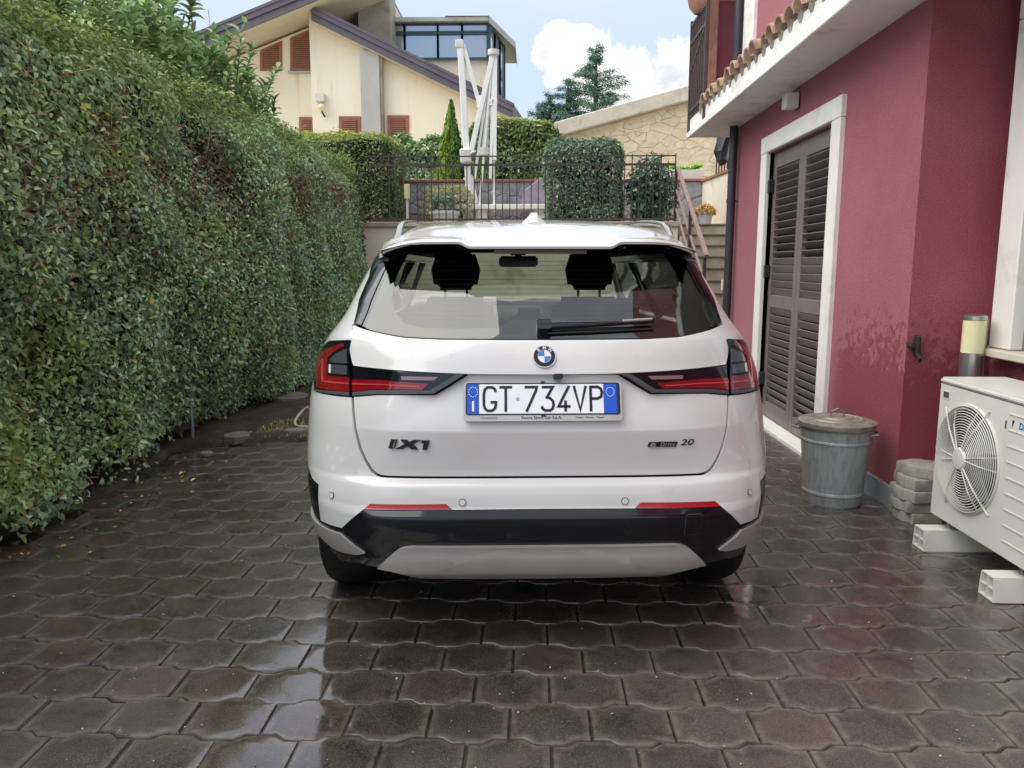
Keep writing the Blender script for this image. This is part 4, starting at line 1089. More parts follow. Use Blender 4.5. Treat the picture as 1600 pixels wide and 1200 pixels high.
# lower walls: side wall with the door hole, return wall, recessed wall towards the camera, end wall
DY0, DY1, DZ1 = 5.53, 7.02, 2.36           # door opening
m = MB()
m.box(WX, WX + .3, WY0, DY0, .13, SOF); m.box(WX, WX + .3, DY1, WY1, .13, SOF); m.box(WX, WX + .3, DY0, DY1, DZ1, SOF)
m.box(WX + .3, 2.525, WY0, WY0 + .3, .13, SOF); m.box(2.525, 2.83, -3.0, WY0 + .3, .13, SOF); m.box(WX + .3, 7., WY1 - .3, WY1, .0, SOF)
m.build('wall', RED, house)
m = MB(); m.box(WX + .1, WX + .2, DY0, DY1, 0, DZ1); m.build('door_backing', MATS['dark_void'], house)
m = MB(); m.box(WX - .012, WX + .3, WY0 - .012, 5.37, -.02, .128); m.box(WX - .012, WX + .3, 7.18, WY1, -.02, .128); m.box(WX + .3, 2.525, WY0 - .012, WY0 + .3, -.02, .128); m.box(2.512, 2.83, -3, WY0 - .013, -.02, .128)
m.build('plinth', MATS['plinth_grey'], house, bevel=.004)
# stone surround of the door: two jambs and a lintel
for a, b in ((5.37, DY0), (DY1, 7.185)):
    m = MB(); m.box(WX - .035, WX + .11, a, b, .03, DZ1); m.build('door_jamb', MATS['white_stone'], house, bevel=.005)
m = MB(); m.box(WX - .037, WX + .11, 5.368, 7.187, DZ1 + .003, 2.505); m.build('door_lintel', MATS['white_stone'], house, bevel=.005)
m = MB(); m.box(WX - .10, WX + .12, 5.36, 7.2, -.02, .028); m.build('door_sill', MATS['white_stone'], house, bevel=.004)
# two shutter leaves, each slat its own piece
yc = (DY0 + DY1) / 2
def leaf(y0, y1):
    xs0, xs1 = WX + .035, WX + .08
    st = .075
    m = MB(); m.box(xs0, xs1, y0, y0 + st, .04, DZ1 - .005); m.box(xs0, xs1, y1 - st, y1, .04, DZ1 - .005)
    for z0, z1 in ((.04, .17), (1.02, 1.13), (DZ1 - .14, DZ1 - .005)): m.box(xs0 + .001, xs1 - .001, y0 + st, y1 - st, z0, z1)
    L = m.build('shutter', MATS['shutter_metal'], house, bevel=.004)
    me = None
    for za, zb, op in ((.17, 1.02, 0), (1.13, DZ1 - .14, 1)):
        n = int(round((zb - za) / .066))
        for k in range(n):
            z = za + (k + .5) * (zb - za) / n
            ang = R(38) if (op and z > 1.46) else R(66)        # the top slats stand open
            o = bpy.data.objects.new('slat', slat_me); COL.objects.link(o); o.parent = L
            o.scale = (1, (y1 - y0 - 2 * st) / 1.0, 1); o.location = (xs0 + .024, (y0 + y1) / 2, z); o.rotation_euler = (0, ang, 0)
    return L
m = MB(); m.box(-.0335, .0335, -.5, .5, -.0045, .0045); slat_me = m.mesh('slat', .003); slat_me.materials.append(MATS['shutter_metal'])
La = leaf(DY0 + .008, yc - .004); Lb = leaf(yc + .004, DY1 - .008)
for z in (.32, 1.28, 2.02):
    m = MB(); m.box(WX - .012, WX + .034, DY1 - .05, DY1 - .001, z, z + .11); m.build('hinge', MATS['black_iron'], Lb, bevel=.004)
# eave slab, fascia, clay tiles
m = MB(); m.prism([(1.68, SOF), (1.68, 2.95), (2.06, 3.03), (2.8, 3.2), (3.6, 3.2), (3.6, SOF + .001)], lambda a, b, d: Vector((a, d, b)), -3.0, 8.76)
eave = m.build('eave', MATS['white_plaster'], house)
m = MB(); m.box(1.655, 1.679, -3.0, 8.77, SOF - .012, SOF + .05); m.build('eave_lip', MATS['white_plaster'], house, bevel=.006)
# barrel tiles
V = []; n = 8
for k in range(n + 1):
    a = math.pi * k / n
    for x, r in ((0, .086), (.42, .072)):
        V.append((x, r * math.cos(a), r * math.sin(a))); V.append((x, (r - .014) * math.cos(a), (r - .014) * math.sin(a)))
Fc = []
for k in range(n):
    a, b = k * 4, (k + 1) * 4
    Fc += [(a, b, b + 2, a + 2), (a + 1, a + 3, b + 3, b + 1), (a, a + 1, b + 1, b), (a + 2, b + 2, b + 3, a + 3)]
tile_me = mesh('roof_tile', V, Fc); bm = bmesh.new(); bm.from_mesh(tile_me); bmesh.ops.recalc_face_normals(bm, faces=bm.faces); bm.to_mesh(tile_me); bm.free()
tile_me.materials.append(MATS['clay_tile']); tile_me.shade_smooth(); tile_me.set_sharp_from_angle(angle=R(40))
y = 8.08
while y > 3.0:
    o = bpy.data.objects.new('roof_tile', tile_me); COL.objects.link(o); o.parent = house
    o.matrix_parent_inverse = Matrix.Translation(house.location).inverted()
    o.location = (1.635 + random.gauss(0, .012), y + random.gauss(0, .006), 2.962); o.rotation_euler = (random.gauss(0, .05), -R(11) + random.gauss(0, .02), random.gauss(0, .03))
    y -= .198
m = MB(); yy_ = 8.08 + .099
while yy_ > 2.9:
    m.tube([(1.67, yy_, 2.945), (2.08, yy_, 3.03)], [.045, .045], 6); yy_ -= .198
o = m.build('tile_mortar', MATS['loose_concrete'], house); o['kind'] = 'stuff'
# upper floor
m = MB(); m.box(WX + .02, WX + .3, -3.0, 7.72, 3.03, 6.2); m.box(WX + .3, 7, 7.9, 8.1, 3.0, 6.2); m.build('upper_wall', RED, house)
m = MB(); m.box(WX - .02, WX + .32, 7.72, 8.06, 3.0, 6.2); m.build('corner_pilaster', MATS['white_plaster'], house, bevel=.01)
m = MB(); m.box(1.915, 2.6, 8.62, 8.72, 2.95, 4.12); m.build('balcony_panel', MATS['plum_panel'], house)
m = MB(); m.box(1.90, 2.6, 8.60, 8.74, 4.122, 4.25); m.build('panel_cap', MATS['terracotta'], house, bevel=.01)
m = MB(); m.box(1.80, 1.913, 8.58, 8.76, 2.95, 4.9); m.build('balcony_column', MATS['terracotta'], house, bevel=.012)
# balcony railing along the eave edge
railing = empty('balcony_railing', (1.68, 8.3, 2.95), 0, 'dark iron balcony railing at the far end of the tiled eave', 'railing')
for y in (7.98, 8.74): MB().box(1.655, 1.69, y - .018, y + .018, 2.82, 3.96).build('post', MATS['brown_iron'], railing)
for z in (3.02, 3.72, 3.90): MB().box(1.66, 1.685, 7.998, 8.722, z, z + .03).build('rail', MATS['brown_iron'], railing)
for k in range(7):
    y = 8.08 + k * .094; MB().box(1.664, 1.680, y - .008, y + .008, 2.95, 3.90).build('bar', MATS['brown_iron'], railing)
MB().beam((1.672, 8.0, 3.74), (1.672, 8.72, 3.45), .02, .02).build('brace', MATS['brown_iron'], railing)
# downpipes
m = MB(); m.tube([(1.995, 8.07, .0), (1.995, 8.07, SOF)], .042, 14); dp = m.build('downpipe', MATS['dark_pipe'], house, smooth=50)
for z in (.75, 2.02): m = MB(); m.tube([(1.995, 8.07, z), (1.995, 8.07, z + .03)], .048, 14); m.box(1.995, WX, 8.065, 8.075, z + .008, z + .02); m.build('pipe_bracket', MATS['dark_pipe'], dp)
m = MB(); m.tube([(2.03, 8.2, 3.0), (2.03, 8.2, 6.2)], .048, 14); dp2 = m.build('downpipe', MATS['dark_pipe'], house, smooth=50)
m = MB(); m.tube([(2.03, 8.2, 3.40), (2.03, 8.2, 3.43)], .056, 14); m.build('pipe_bracket', MATS['dark_pipe'], dp2)
MB().box(1.945, 1.985, 8.10, 8.14, 1.13, 1.24).build('switch_box', MATS['cream_plastic'], house, bevel=.005)
# window in the recessed wall at the right edge
m = MB(); m.box(2.425, 2.524, 3.98, 4.16, .955, 2.6); m.build('window_jamb', MATS['white_stone'], house, bevel=.006)
m = MB(); m.box(2.425, 2.524, 2.6, 2.78, .955, 2.6); m.build('window_jamb', MATS['white_stone'], house, bevel=.006)
m = MB(); m.box(2.423, 2.524, 2.6, 4.16, 2.603, 2.76); m.build('window_lintel', MATS['white_stone'], house, bevel=.006)
m = MB(); m.box(2.375, 2.524, 2.52, 4.24, .91, .952); m.build('window_sill', MATS['coping_concrete'], house, bevel=.006)
m = MB(); m.box(2.49, 2.52, 2.78, 3.98, .955, 2.6); wd = m.build('window_frame', MATS['shutter_metal'], house)
for a, b in ((2.84, 3.36), (3.40, 3.92)): MB().box(2.482, 2.489, a, b, 1.02, 2.54).build('pane', MATS['house_glass'], wd)
# shutter hold-back on the return wall
hx, hy, hz_ = 2.105, WY0, .945
hb = empty('shutter_holder', (hx, hy, hz_), 0, 'small black cast iron shutter holder on the dark red return wall', 'holder')
MB().box(hx - .012, hx + .012, hy - .05, hy - .004, hz_ - .055, hz_ + .06).build('lever', MATS['black_iron'], hb, bevel=.006)
MB().tube([(hx - .022, hy, hz_), (hx - .022, hy - .035, hz_)], [.018, .014], 10).build('pin', MATS['black_iron'], hb)
m = MB(); m.tube([(hx, hy - .05, hz_ - .04), (hx + .004, hy - .062, hz_ - .062), (hx + .012, hy - .045, hz_ - .085)], [.010, .010, .006], 8); m.build('hook', MATS['black_iron'], hb)
# wall lamp over the door
l = empty('wall_lamp', (2.0, 6.34, 2.66), 0, 'small white cube wall lamp above the shutter door', 'lamp')
MB().box(1.945, 2.045, 6.285, 6.395, 2.60, 2.715).build('lamp_body', MATS['white_powder'], l, bevel=.004)
MB().box(2.045, 2.062, 6.31, 6.37, 2.60, 2.70).build('bracket', MATS['brown_iron'], l)
# ================================================================== raised terrace at the end of the drive
TZ = 2.04; TY = 12.40
m = MB(); m.box(-9, 2.235, TY - .10, TY + .2, -.05, TZ - .05)
rwall = m.build('retaining_wall', MATS['cream_render']); tag(rwall, 'cream rendered retaining wall below the iron fence behind the car', 'wall')
m = MB(); m.box(-9, 2.25, TY - .14, TY + .24, TZ - .049, TZ + .03); m.build('coping', MATS['step_stone'], rwall, bevel=.008)
m = MB(); m.box(-14, 12, TY + .2, 24, -.05, TZ); tag(m.build('terrace', MATS['step_stone']), kind='structure')
# stairs
stairs = empty('garden_steps', (2.65, 10.5, 0), 0, 'flight of pale stone steps climbing to the terrace beside the red house', 'steps')
NS = 12; RZ = TZ / NS; TD = .30
for k in range(NS):
    y0 = TY - (NS - k) * TD + .30
    m = MB(); m.box(2.26, 3.06, y0 + .012, y0 + TD + .012 if k < NS - 1 else TY + .199, k * RZ - (.05 if k == 0 else 0), (k + 1) * RZ - .026); st = m.build('riser', MATS['step_stone'], stairs)
    m = MB(); m.box(2.25, 3.06, y0 - .012, y0 + TD + .011, (k + 1) * RZ - .025, (k + 1) * RZ); m.build('tread', MATS['step_edge'], stairs, bevel=.004)
# hand rail
hr = empty('hand_rail', (2.2, 11, 1), 0, 'brown painted metal handrail sloping down the left side of the steps', 'handrail')
for dz, w, x in ((0, .055, 2.20), (-.34, .03, 2.19), (-.62, .03, 2.19)):
    a = Vector((x + .03, TY + .05, 2.90 + dz)); b = Vector((x - .06, 9.75, 1.50 + dz))
    if dz < -.5: b = a + (b - a) * .62
    MB().beam(a, b, w, .05 if dz == 0 else .03).build('rail', MATS['handrail_paint'], hr, bevel=.004)
for y, zt in ((9.8, 1.50), (11.0, 2.14), (TY + .06, 2.88)):
    zb = max(0., TZ - (TY - y + .02) / TD * RZ) if y < TY else TZ
    x = 2.21 - (TY - y) * .033
    MB().box(x - .02, x + .02, y - .02, y + .02, zb - .1, zt).build('post', MATS['brown_iron'], hr)
# iron fence on the terrace edge
FY = TY + .03; FX0, FX1 = -2.62, 2.19
fence = empty('iron_fence', (0, FY, TZ), 0, 'thin dark iron fence along the terrace edge above the car', 'fence')
for z, h in ((3.075, .018), (2.935, .035), (2.10, .03)): MB().box(FX0, FX1, FY - .012, FY + .012, z, z + h).build('rail', MATS['brown_iron'], fence)
x = FX1; k = 0
tall = MB().box(-.0085, .0085, -.0085, .0085, 0, 1.0).mesh('bar'); tall.materials.append(MATS['brown_iron'])
m = MB().box(-.0075, .0075, -.0075, .0075, 0, .94); m.add([(-.0075, -.0075, .94), (.0075, -.0075, .94), (.0075, .0075, .94), (-.0075, .0075, .94), (0, 0, 1.)], [(0, 1, 4), (1, 2, 4), (2, 3, 4), (3, 0, 4)]); shrt = m.mesh('bar'); shrt.materials.append(MATS['brown_iron'])
while x > FX0 - .01:
    o = bpy.data.objects.new('bar', tall if k % 2 == 0 else shrt); COL.objects.link(o); o.parent = fence
    o.matrix_parent_inverse = Matrix.Translation(fence.location).inverted()
    o.location = (x, FY, TZ + .03); o.scale = (1, 1, 1.045 if k % 2 == 0 else .965)
    x -= .1125; k += 1
# ---- broken stones: voronoi cells, each its own slab
def voronoi(x0, x1, z0, z1, n, aspect=1., seed=1, relax=2):
    rd = random.Random(seed); pts = [(rd.uniform(x0, x1), rd.uniform(z0, z1)) for _ in range(n)]
    def cells():
        out = []
        for i, (px, pz) in enumerate(pts):
            poly = [(x0, z0), (x1, z0), (x1, z1), (x0, z1)]
            near = sorted((((qx - px)) ** 2 + ((qz - pz) * aspect) ** 2, j) for j, (qx, qz) in enumerate(pts) if j != i)[:16]
            for d_, j in near:
                qx, qz = pts[j]; nx_, nz_ = qx - px, (qz - pz) * aspect * aspect; mx_, mz_ = (qx + px) / 2, (qz + pz) / 2
                new = []
                for a in range(len(poly)):
                    A, B = poly[a], poly[(a + 1) % len(poly)]; da = (A[0] - mx_) * nx_ + (A[1] - mz_) * nz_; db = (B[0] - mx_) * nx_ + (B[1] - mz_) * nz_
                    if da <= 0: new.append(A)
                    if da * db < 0: t_ = da / (da - db); new.append((A[0] + (B[0] - A[0]) * t_, A[1] + (B[1] - A[1]) * t_))
                poly = new
                if len(poly) < 3: break
            out.append(poly)
        return out
    for _ in range(relax):
        cs = cells(); pts = [(sum(p[0] for p in c_) / len(c_), sum(p[1] for p in c_) / len(c_)) if len(c_) > 2 else pts[i] for i, c_ in enumerate(cs)]
    return [c_ for c_ in cells() if len(c_) > 2]
def stone(poly, fn, gap, th, mat, parent, rd, name='stone'):
    cx = sum(p[0] for p in poly) / len(poly); cz_ = sum(p[1] for p in poly) / len(poly)
    P2 = []
    for i, p in enumerate(poly):          # slightly wandering edges
        q = poly[(i + 1) % len(poly)]; P2.append(p); L = math.hypot(q[0] - p[0], q[1] - p[1])
        if L > gap * 8: P2.append(((p[0] + q[0]) / 2 + rd.gauss(0, L * .05), (p[1] + q[1]) / 2 + rd.gauss(0, L * .05)))
    sz = max(max(p[0] for p in poly) - min(p[0] for p in poly), max(p[1] for p in poly) - min(p[1] for p in poly), .05)
    def shr(p, g):
        d = math.hypot(p[0] - cx, p[1] - cz_) + 1e-6; f = max(.3, 1 - g / d); return (cx + (p[0] - cx) * f, cz_ + (p[1] - cz_) * f)
    t_ = th * rd.uniform(.6, 1.25); n = len(P2)
    r0 = [shr(p, gap) for p in P2]; r1 = [shr(p, gap * 2.6) for p in P2]
    V = [fn(a, b, -.02) for a, b in r0] + [fn(a, b, t_ * .65) for a, b in r0] + [fn(a, b, t_ * rd.uniform(.85, 1.1)) for a, b in r1] + [fn(cx, cz_, t_ * rd.uniform(.9, 1.25))]
    Fc = [(i, (i + 1) % n, n + (i + 1) % n, n + i) for i in range(n)] + [(n + i, n + (i + 1) % n, 2 * n + (i + 1) % n, 2 * n + i) for i in range(n)] + [(2 * n + i, 2 * n + (i + 1) % n, 3 * n) for i in range(n)]
    mm = MB(); mm.add(V, Fc); return mm.build(name, MATS[mat], parent)
# grey crazy-paved garden wall
GY = 14.6
gw = empty('flagstone_wall', (.2, GY, TZ), 0, 'low grey crazy-stone garden wall with a brown coping on the terrace', 'wall')
MB().box(-2.9, 3.16, GY, GY + .25, TZ - .02, 2.92).build('mortar', MATS['grey_mortar'], gw)
rd = random.Random(4)
for c_ in voronoi(-2.9, 3.16, TZ, 2.92, 78, 1.15, 8): stone(c_, lambda a, b, d: Vector((a, GY - d, b)), .011, .022, 'grey_stone', gw, rd)
MB().box(-2.95, 3.18, GY - .05, GY + .30, 2.922, 2.965).build('coping', MATS['copper_coping'], gw, bevel=.006)
# cream side wall of the stair head with an iron rail on it
cw = empty('cream_side_wall', (3.1, 13.4, 1.5), 0, 'smooth cream wall beside the top of the steps', 'wall')
m = MB(); m.prism([(12.0, 1.4), (GY - .06, 1.9), (GY - .06, 2.90), (12.0, 2.84)], lambda a, b, d: Vector((d, a, b)), 3.065, 3.25); m.build('wall', MATS['cream_render'], cw)
m = MB(); m.prism([(11.98, 2.842), (GY - .06, 2.902), (GY - .06, 2.94), (11.98, 2.88)], lambda a, b, d: Vector((d, a, b)), 3.03, 3.28); m.build('coping', MATS['copper_coping'], cw)
for k in range(10): MB().box(3.15, 3.17, 12.1 + k * .2, 12.12 + k * .2, 2.87 + k * .005, 3.75).build('railing_bar', MATS['brown_iron'], cw)
MB().box(3.145, 3.175, 12.0, 14.2, 3.75, 3.78).build('railing_top', MATS['brown_iron'], cw)
bag = empty('black_bag', (3.0, 13.0, 3.0), 0, 'crumpled black plastic bag hanging on the rail under the eave', 'bag')
V = []; n = 12
for i, (z, r) in enumerate(((3.0, .05), (3.06, .12), (3.2, .15), (3.4, .13), (3.6, .10), (3.72, .06))):
    for k in range(n): a = 2 * math.pi * k / n; rr = r * (1 + random.gauss(0, .14)); V.append((3.02 + rr * math.cos(a) * .8, 12.9 + rr * math.sin(a) * 1.3, z + random.gauss(0, .012)))
mm = MB(); mm.add(V, [(i * n + k, i * n + (k + 1) % n, (i + 1) * n + (k + 1) % n, (i + 1) * n + k) for i in range(5) for k in range(n)] + [tuple(range(n)), tuple(range(5 * n, 6 * n))]); mm.build('sack', MATS['black_bag'], bag)
# ---- planting on the terrace
G_BOX = [(5, '#4a5c4a'), (4, '#5c705c'), (3, '#778a70'), (1.5, '#35452f'), (.8, '#96a480')]
G_MIX = [(4, '#4a5c34'), (4, '#586b3e'), (3, '#6c7c4a'), (2, '#38482c'), (1, '#868c58')]
def leaf_box(name, label, cat, x0, x1, y0, y1, z0, z1, n, size, pal, faces=('-y', '-x', '+x', '+z'), bumpy=.07, top=None, inset_=.17, group=None):
    r = empty(name, ((x0 + x1) / 2, (y0 + y1) / 2, z0), 0, label, cat, group)
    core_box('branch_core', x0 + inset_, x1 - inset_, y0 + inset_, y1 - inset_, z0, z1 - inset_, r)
    P, N = box_surface(n, x0, x1, y0, y1, z0, z1, faces)
    # round the corners
    C = np.array([(x0 + x1) / 2, (y0 + y1) / 2, (z0 + z1) / 2]); Hh = np.array([x1 - x0, y1 - y0, z1 - z0]) / 2
    U = (P - C) / Hh; rad = (np.abs(U) ** 8).sum(1) ** (1 / 8); P = C + U / np.maximum(rad, .98)[:, None] * Hh
    P = P + N * ((vnoise(P, 3., 2) - .5)[:, None] * bumpy * 2 + rng.normal(0, .022, (n, 1))); N = unit(N + np.array([0, 0, .55]))
    cols = palette(n, pal)
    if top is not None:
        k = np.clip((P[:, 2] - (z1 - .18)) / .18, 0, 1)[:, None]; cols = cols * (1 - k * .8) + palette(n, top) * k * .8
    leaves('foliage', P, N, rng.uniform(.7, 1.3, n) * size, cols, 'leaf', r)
    return r
leaf_box('clipped_shrub', 'square clipped dark green shrub behind the fence, right of the parasol frame', 'shrub', .20, 1.40, 12.75, 13.7, TZ, 3.38, 13000, .055, G_BOX)
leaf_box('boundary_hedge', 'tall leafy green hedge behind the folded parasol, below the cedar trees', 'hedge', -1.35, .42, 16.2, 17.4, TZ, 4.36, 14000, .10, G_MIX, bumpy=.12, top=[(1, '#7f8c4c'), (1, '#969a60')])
leaf_box('garden_hedge', 'flowering green shrub in front of the yellow house wall, left of the cypress', 'shrub', -3.9, -1.75, 16.6, 17.6, TZ, 4.0, 11000, .10, [(4, '#5b7350'), (3, '#71885c'), (2, '#8c9c72'), (1, '#c3bfa0'), (2, '#41573a')], bumpy=.2)
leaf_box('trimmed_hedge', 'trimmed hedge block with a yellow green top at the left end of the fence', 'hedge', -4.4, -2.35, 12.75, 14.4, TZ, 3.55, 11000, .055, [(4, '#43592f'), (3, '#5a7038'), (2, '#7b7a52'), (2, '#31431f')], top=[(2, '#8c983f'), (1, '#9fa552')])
leaf_box('low_box_shrub', 'low beige-tipped box shrub at the foot of the yellow cypress', 'shrub', -1.95, -1.15, 13.7, 14.3, TZ, 2.74, 2600, .045, [(3, '#7d7c54'), (3, '#968f66'), (2, '#5c6b3a'), (1, '#bdb38d')])
leaf_box('planted_shrub', 'small dark evergreen shrub in the grey pot by the white bench', 'shrub', -1.72, -1.38, 13.28, 13.62, TZ + .2, 2.55, 900, .05, G_BOX, inset_=.12)
# laurel bush beside the steps: upright glossy leaves
bush = empty('laurel_bush', (1.9, 12.95, TZ), 0, 'loose dark glossy laurel bush behind the fence beside the steps', 'bush')
n = 2200; D = unit(rng.normal(0, 1, (n, 3))); rad = rng.random((n, 1)) ** .45
P = np.array([1.90, 12.95, 2.56]) + D * rad * np.array([.40, .38, .52]) * (.8 + .5 * vnoise(D, 2.1, 6)[:, None])
leaves('foliage', P, unit(D + [0, -.2, .6]), rng.uniform(.07, .12, n), palette(n, [(5, '#2e4132'), (4, '#3d5340'), (2, '#5a7260'), (1, '#83937f')]), 'leaf', bush, along=D + [0, 0, .8])
for k in range(5):
    a = k * 1.3; MB().tube([(1.9, 12.95, TZ), (1.9 + .12 * math.cos(a), 12.95 + .12 * math.sin(a), 2.4), (1.9 + .28 * math.cos(a), 12.95 + .25 * math.sin(a), 2.85)], [.014, .010, .005], 6).build('stem', MATS['bark'], bush)
# golden cypress
cyp = empty('golden_cypress', (-1.62, 14.9, TZ), 0, 'narrow yellow green cypress left of the white parasol pole', 'tree')
MB().tube([(-1.62, 14.9, TZ), (-1.6, 14.9, 4.2)], [.05, .01], 7).build('trunk', MATS['bark'], cyp)
n = 9000; h = rng.random(n) ** 1.25; a = rng.uniform(0, 2 * np.pi, n)
rr = (.37 * (1 - h) ** .75 * np.minimum(1, .45 + h * 5) + .012) * (.50 + .8 * vnoise(np.stack([np.cos(a) * 1.5, np.sin(a) * 1.5, h * 6], 1), 2., 4)) * rng.uniform(.6, 1.1, n)
P = np.stack([-1.62 + rr * np.cos(a) + h * .05, 14.9 + rr * np.sin(a), TZ + .12 + h * 2.22], 1); N = np.stack([np.cos(a), np.sin(a), np.full(n, .2)], 1)
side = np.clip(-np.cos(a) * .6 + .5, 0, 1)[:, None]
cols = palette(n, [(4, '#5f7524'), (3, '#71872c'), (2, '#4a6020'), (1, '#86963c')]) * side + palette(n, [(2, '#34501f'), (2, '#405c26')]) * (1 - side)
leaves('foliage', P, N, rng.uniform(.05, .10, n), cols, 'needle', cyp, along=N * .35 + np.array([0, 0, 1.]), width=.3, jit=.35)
cyp2 = empty('green_cypress', (-.95, 15.0, TZ), 0, 'dark green narrow cypress behind the parasol ribs', 'tree')
MB().tube([(-.95, 15.0, TZ), (-.95, 15.0, 3.4)], [.05, .01], 7).build('trunk', MATS['bark'], cyp2)
n = 4500; h = rng.random(n) ** 1.2; a = rng.uniform(0, 2 * np.pi, n); rr = (.24 * (1 - h) ** .6 + .012) * rng.uniform(.7, 1.1, n)
P = np.stack([-.95 + rr * np.cos(a), 15.0 + rr * np.sin(a), TZ + .1 + h * 1.45], 1); N = np.stack([np.cos(a), np.sin(a), np.full(n, .2)], 1)
leaves('foliage', P, N, rng.uniform(.05, .1, n), palette(n, [(3, '#4c6a30'), (2, '#3a5527'), (1, '#6f8a40')]), 'needle', cyp2, along=N * .35 + np.array([0, 0, 1.]), width=.3, jit=.35)
# ---- folded cantilever parasol frame, no canopy
PY = 14.0
par = empty('parasol_frame', (-1.15, PY, TZ), 0, 'white folded cantilever parasol frame without its canopy', 'parasol')
def pt(px, py, dy=0.): return atY(px, py, PY + dy)
MB().beam(pt(736, 352), pt(719, 68), .105, .105, (0, 1, 0)).build('pole', MATS['parasol_white'], par, bevel=.01)
MB().box(-1.75, -.55, PY - .3, PY + .3, TZ, TZ + .06).build('base', MATS['step_stone'], par, bevel=.01)
MB().beam(pt(718.6, 76), pt(718.2, 63), .14, .13, (0, 1, 0)).build('pole_cap', MATS['cream_plastic'], par, bevel=.012)
MB().beam(pt(724, 70), pt(749, 163), .07, .06, (0, 1, 0)).build('upper_arm', MATS['parasol_white'], par, bevel=.006)
MB().beam(pt(771, 82), pt(736, 238, -.08), .085, .07, (0, 1, 0)).build('main_arm', MATS['parasol_white'], par, bevel=.006)
MB().beam(pt(735, 275), pt(744, 318), .075, .06, (0, 1, 0)).build('brace', MATS['parasol_white'], par, bevel=.006)
MB().beam(pt(727, 232, -.09), pt(728, 256, -.09), .20, .12, (0, 1, 0)).build('winder', MATS['cream_plastic'], par, bevel=.03)
MB().tube([pt(735, 240, -.16), pt(743, 236, -.2)], .02, 8).build('crank', MATS['cream_plastic'], par)
MB().tube([pt(771, 78), pt(771, 86)], .10, 14).build('hub', MATS['cream_plastic'], par)
for (x0, y0, x1, y1, w, dy) in ((769, 84, 741, 280, .042, -.05), (770, 84, 748, 333, .035, -.1), (771, 84, 755, 236, .07, .04), (772, 84, 766, 279, .05, -.04), (773.5, 84, 772, 332, .045, .05), (774, 84, 773, 250, .06, -.08), (766.5, 88, 760, 242, .05, .1), (764, 110, 743, 276, .03, .12)):
    MB().beam(pt(x0, y0), pt(x1, y1, dy), w, w * .8, (0, 1, 0)).build('rib', MATS['parasol_white'], par)
MB().tube([pt(756, 231), pt(756, 243)], .10, 12).build('runner', MATS['cream_plastic'], par)
for (x, y) in ((749, 163), (752, 155), (769, 160), (773, 158)): MB().beam(pt(x, y - 5), pt(x, y + 6), .09, .09, (0, 1, 0)).build('joint', MATS['parasol_white'], par, bevel=.01)
# ---- white bench slab, pots, garden light, covered thing
bn = empty('white_bench', (-.6, 14.1, TZ), 0, 'long low white stone bench behind the fence', 'bench')
MB().box(-1.72, .45, 13.85, 14.3, 2.375, 2.46).build('seat', MATS['white_plaster'], bn, bevel=.012)
for x in (-.95, .1): MB().box(x - .1, x + .1, 13.95, 14.2, TZ, 2.374).build('leg', MATS['white_plaster'], bn, bevel=.01)
def pot(name, label, cat, x, y, z, r, h, mat):
    e = empty(name, (x, y, z), 0, label, cat)
    m = MB(); m.lathe([(r * .72, 0), (r * .95, h * .82), (r * 1.06, h * .82), (r * 1.06, h), (r * .96, h), (r * .9, h * .86)], 24, (x, y, z)); m.build('pot', MATS[mat], e, smooth=35); return e
pot('round_planter', 'grey round planter under the end of the white bench', 'planter', -1.55, 13.45, TZ, .26, .27, 'white_pot')
e = pot('succulent_pot', 'pale grey pot of orange tipped succulent on the top step', 'plant pot', 2.72, 12.62, TZ, .125, .20, 'white_pot')
n = 1100; D = unit(rng.normal(0, 1, (n, 3)) + [0, 0, .55]); P = np.array([2.72, 12.62, TZ + .185]) + D * rng.random((n, 1)) ** .5 * np.array([.16, .15, .12]); P[:, 2] = np.maximum(P[:, 2], TZ + .18)
leaves('succulent', P, D, rng.uniform(.04, .07, n), palette(n, [(3, '#b98a5a'), (3, '#a9794c'), (2, '#8f9457'), (1, '#c99b77')]), 'needle', e, along=D, width=.35)
e = empty('window_box', (2.78, 14.72, 2.965), 0, 'white trough of bright green succulents on the grey stone wall', 'planter')
m = MB(); m.add([(2.50, 14.62, 2.966), (3.06, 14.62, 2.966), (3.06, 14.82, 2.966), (2.50, 14.82, 2.966), (2.47, 14.58, 3.13), (3.09, 14.58, 3.13), (3.09, 14.86, 3.13), (2.47, 14.86, 3.13)], [(0, 1, 2, 3), (4, 5, 6, 7), (0, 1, 5, 4), (1, 2, 6, 5), (2, 3, 7, 6), (3, 0, 4, 7)]); m.build('trough', MATS['white_plaster'], e, bevel=.008)
n = 1600; P = np.stack([rng.uniform(2.5, 3.05, n), rng.uniform(14.6, 14.84, n), np.zeros(n)], 1); P[:, 2] = 3.13 + .14 * vnoise(P, 5., 3) * rng.random(n) ** .4 + .01
leaves('succulent', P, np.tile([0, -.2, 1.], (n, 1)), rng.uniform(.04, .065, n), palette(n, [(3, '#7fae35'), (3, '#8fbe45'), (2, '#5f8a2a')]), 'needle', e, along=np.tile([0, 0, 1.], (n, 1)), width=.4)
e = empty('garden_light', (-2.12, 13.0, TZ), 0, 'cream garden light on a thin post behind the fence, left end', 'lamp')
MB().tube([(-2.12, 13.0, TZ), (-2.12, 13.0, 2.50)], .022, 8).build('post', MATS['cream_plastic'], e)
MB().tube([(-2.12, 13.0, 2.48), (-2.12, 13.0, 2.72)], [.05, .05], 12).build('head', MATS['lamp_diffuser'], e, bevel=.01)
e = empty('covered_table', (.05, 14.2, TZ), 0, 'shape under a lilac grey cover left of the clipped shrub', 'cover')
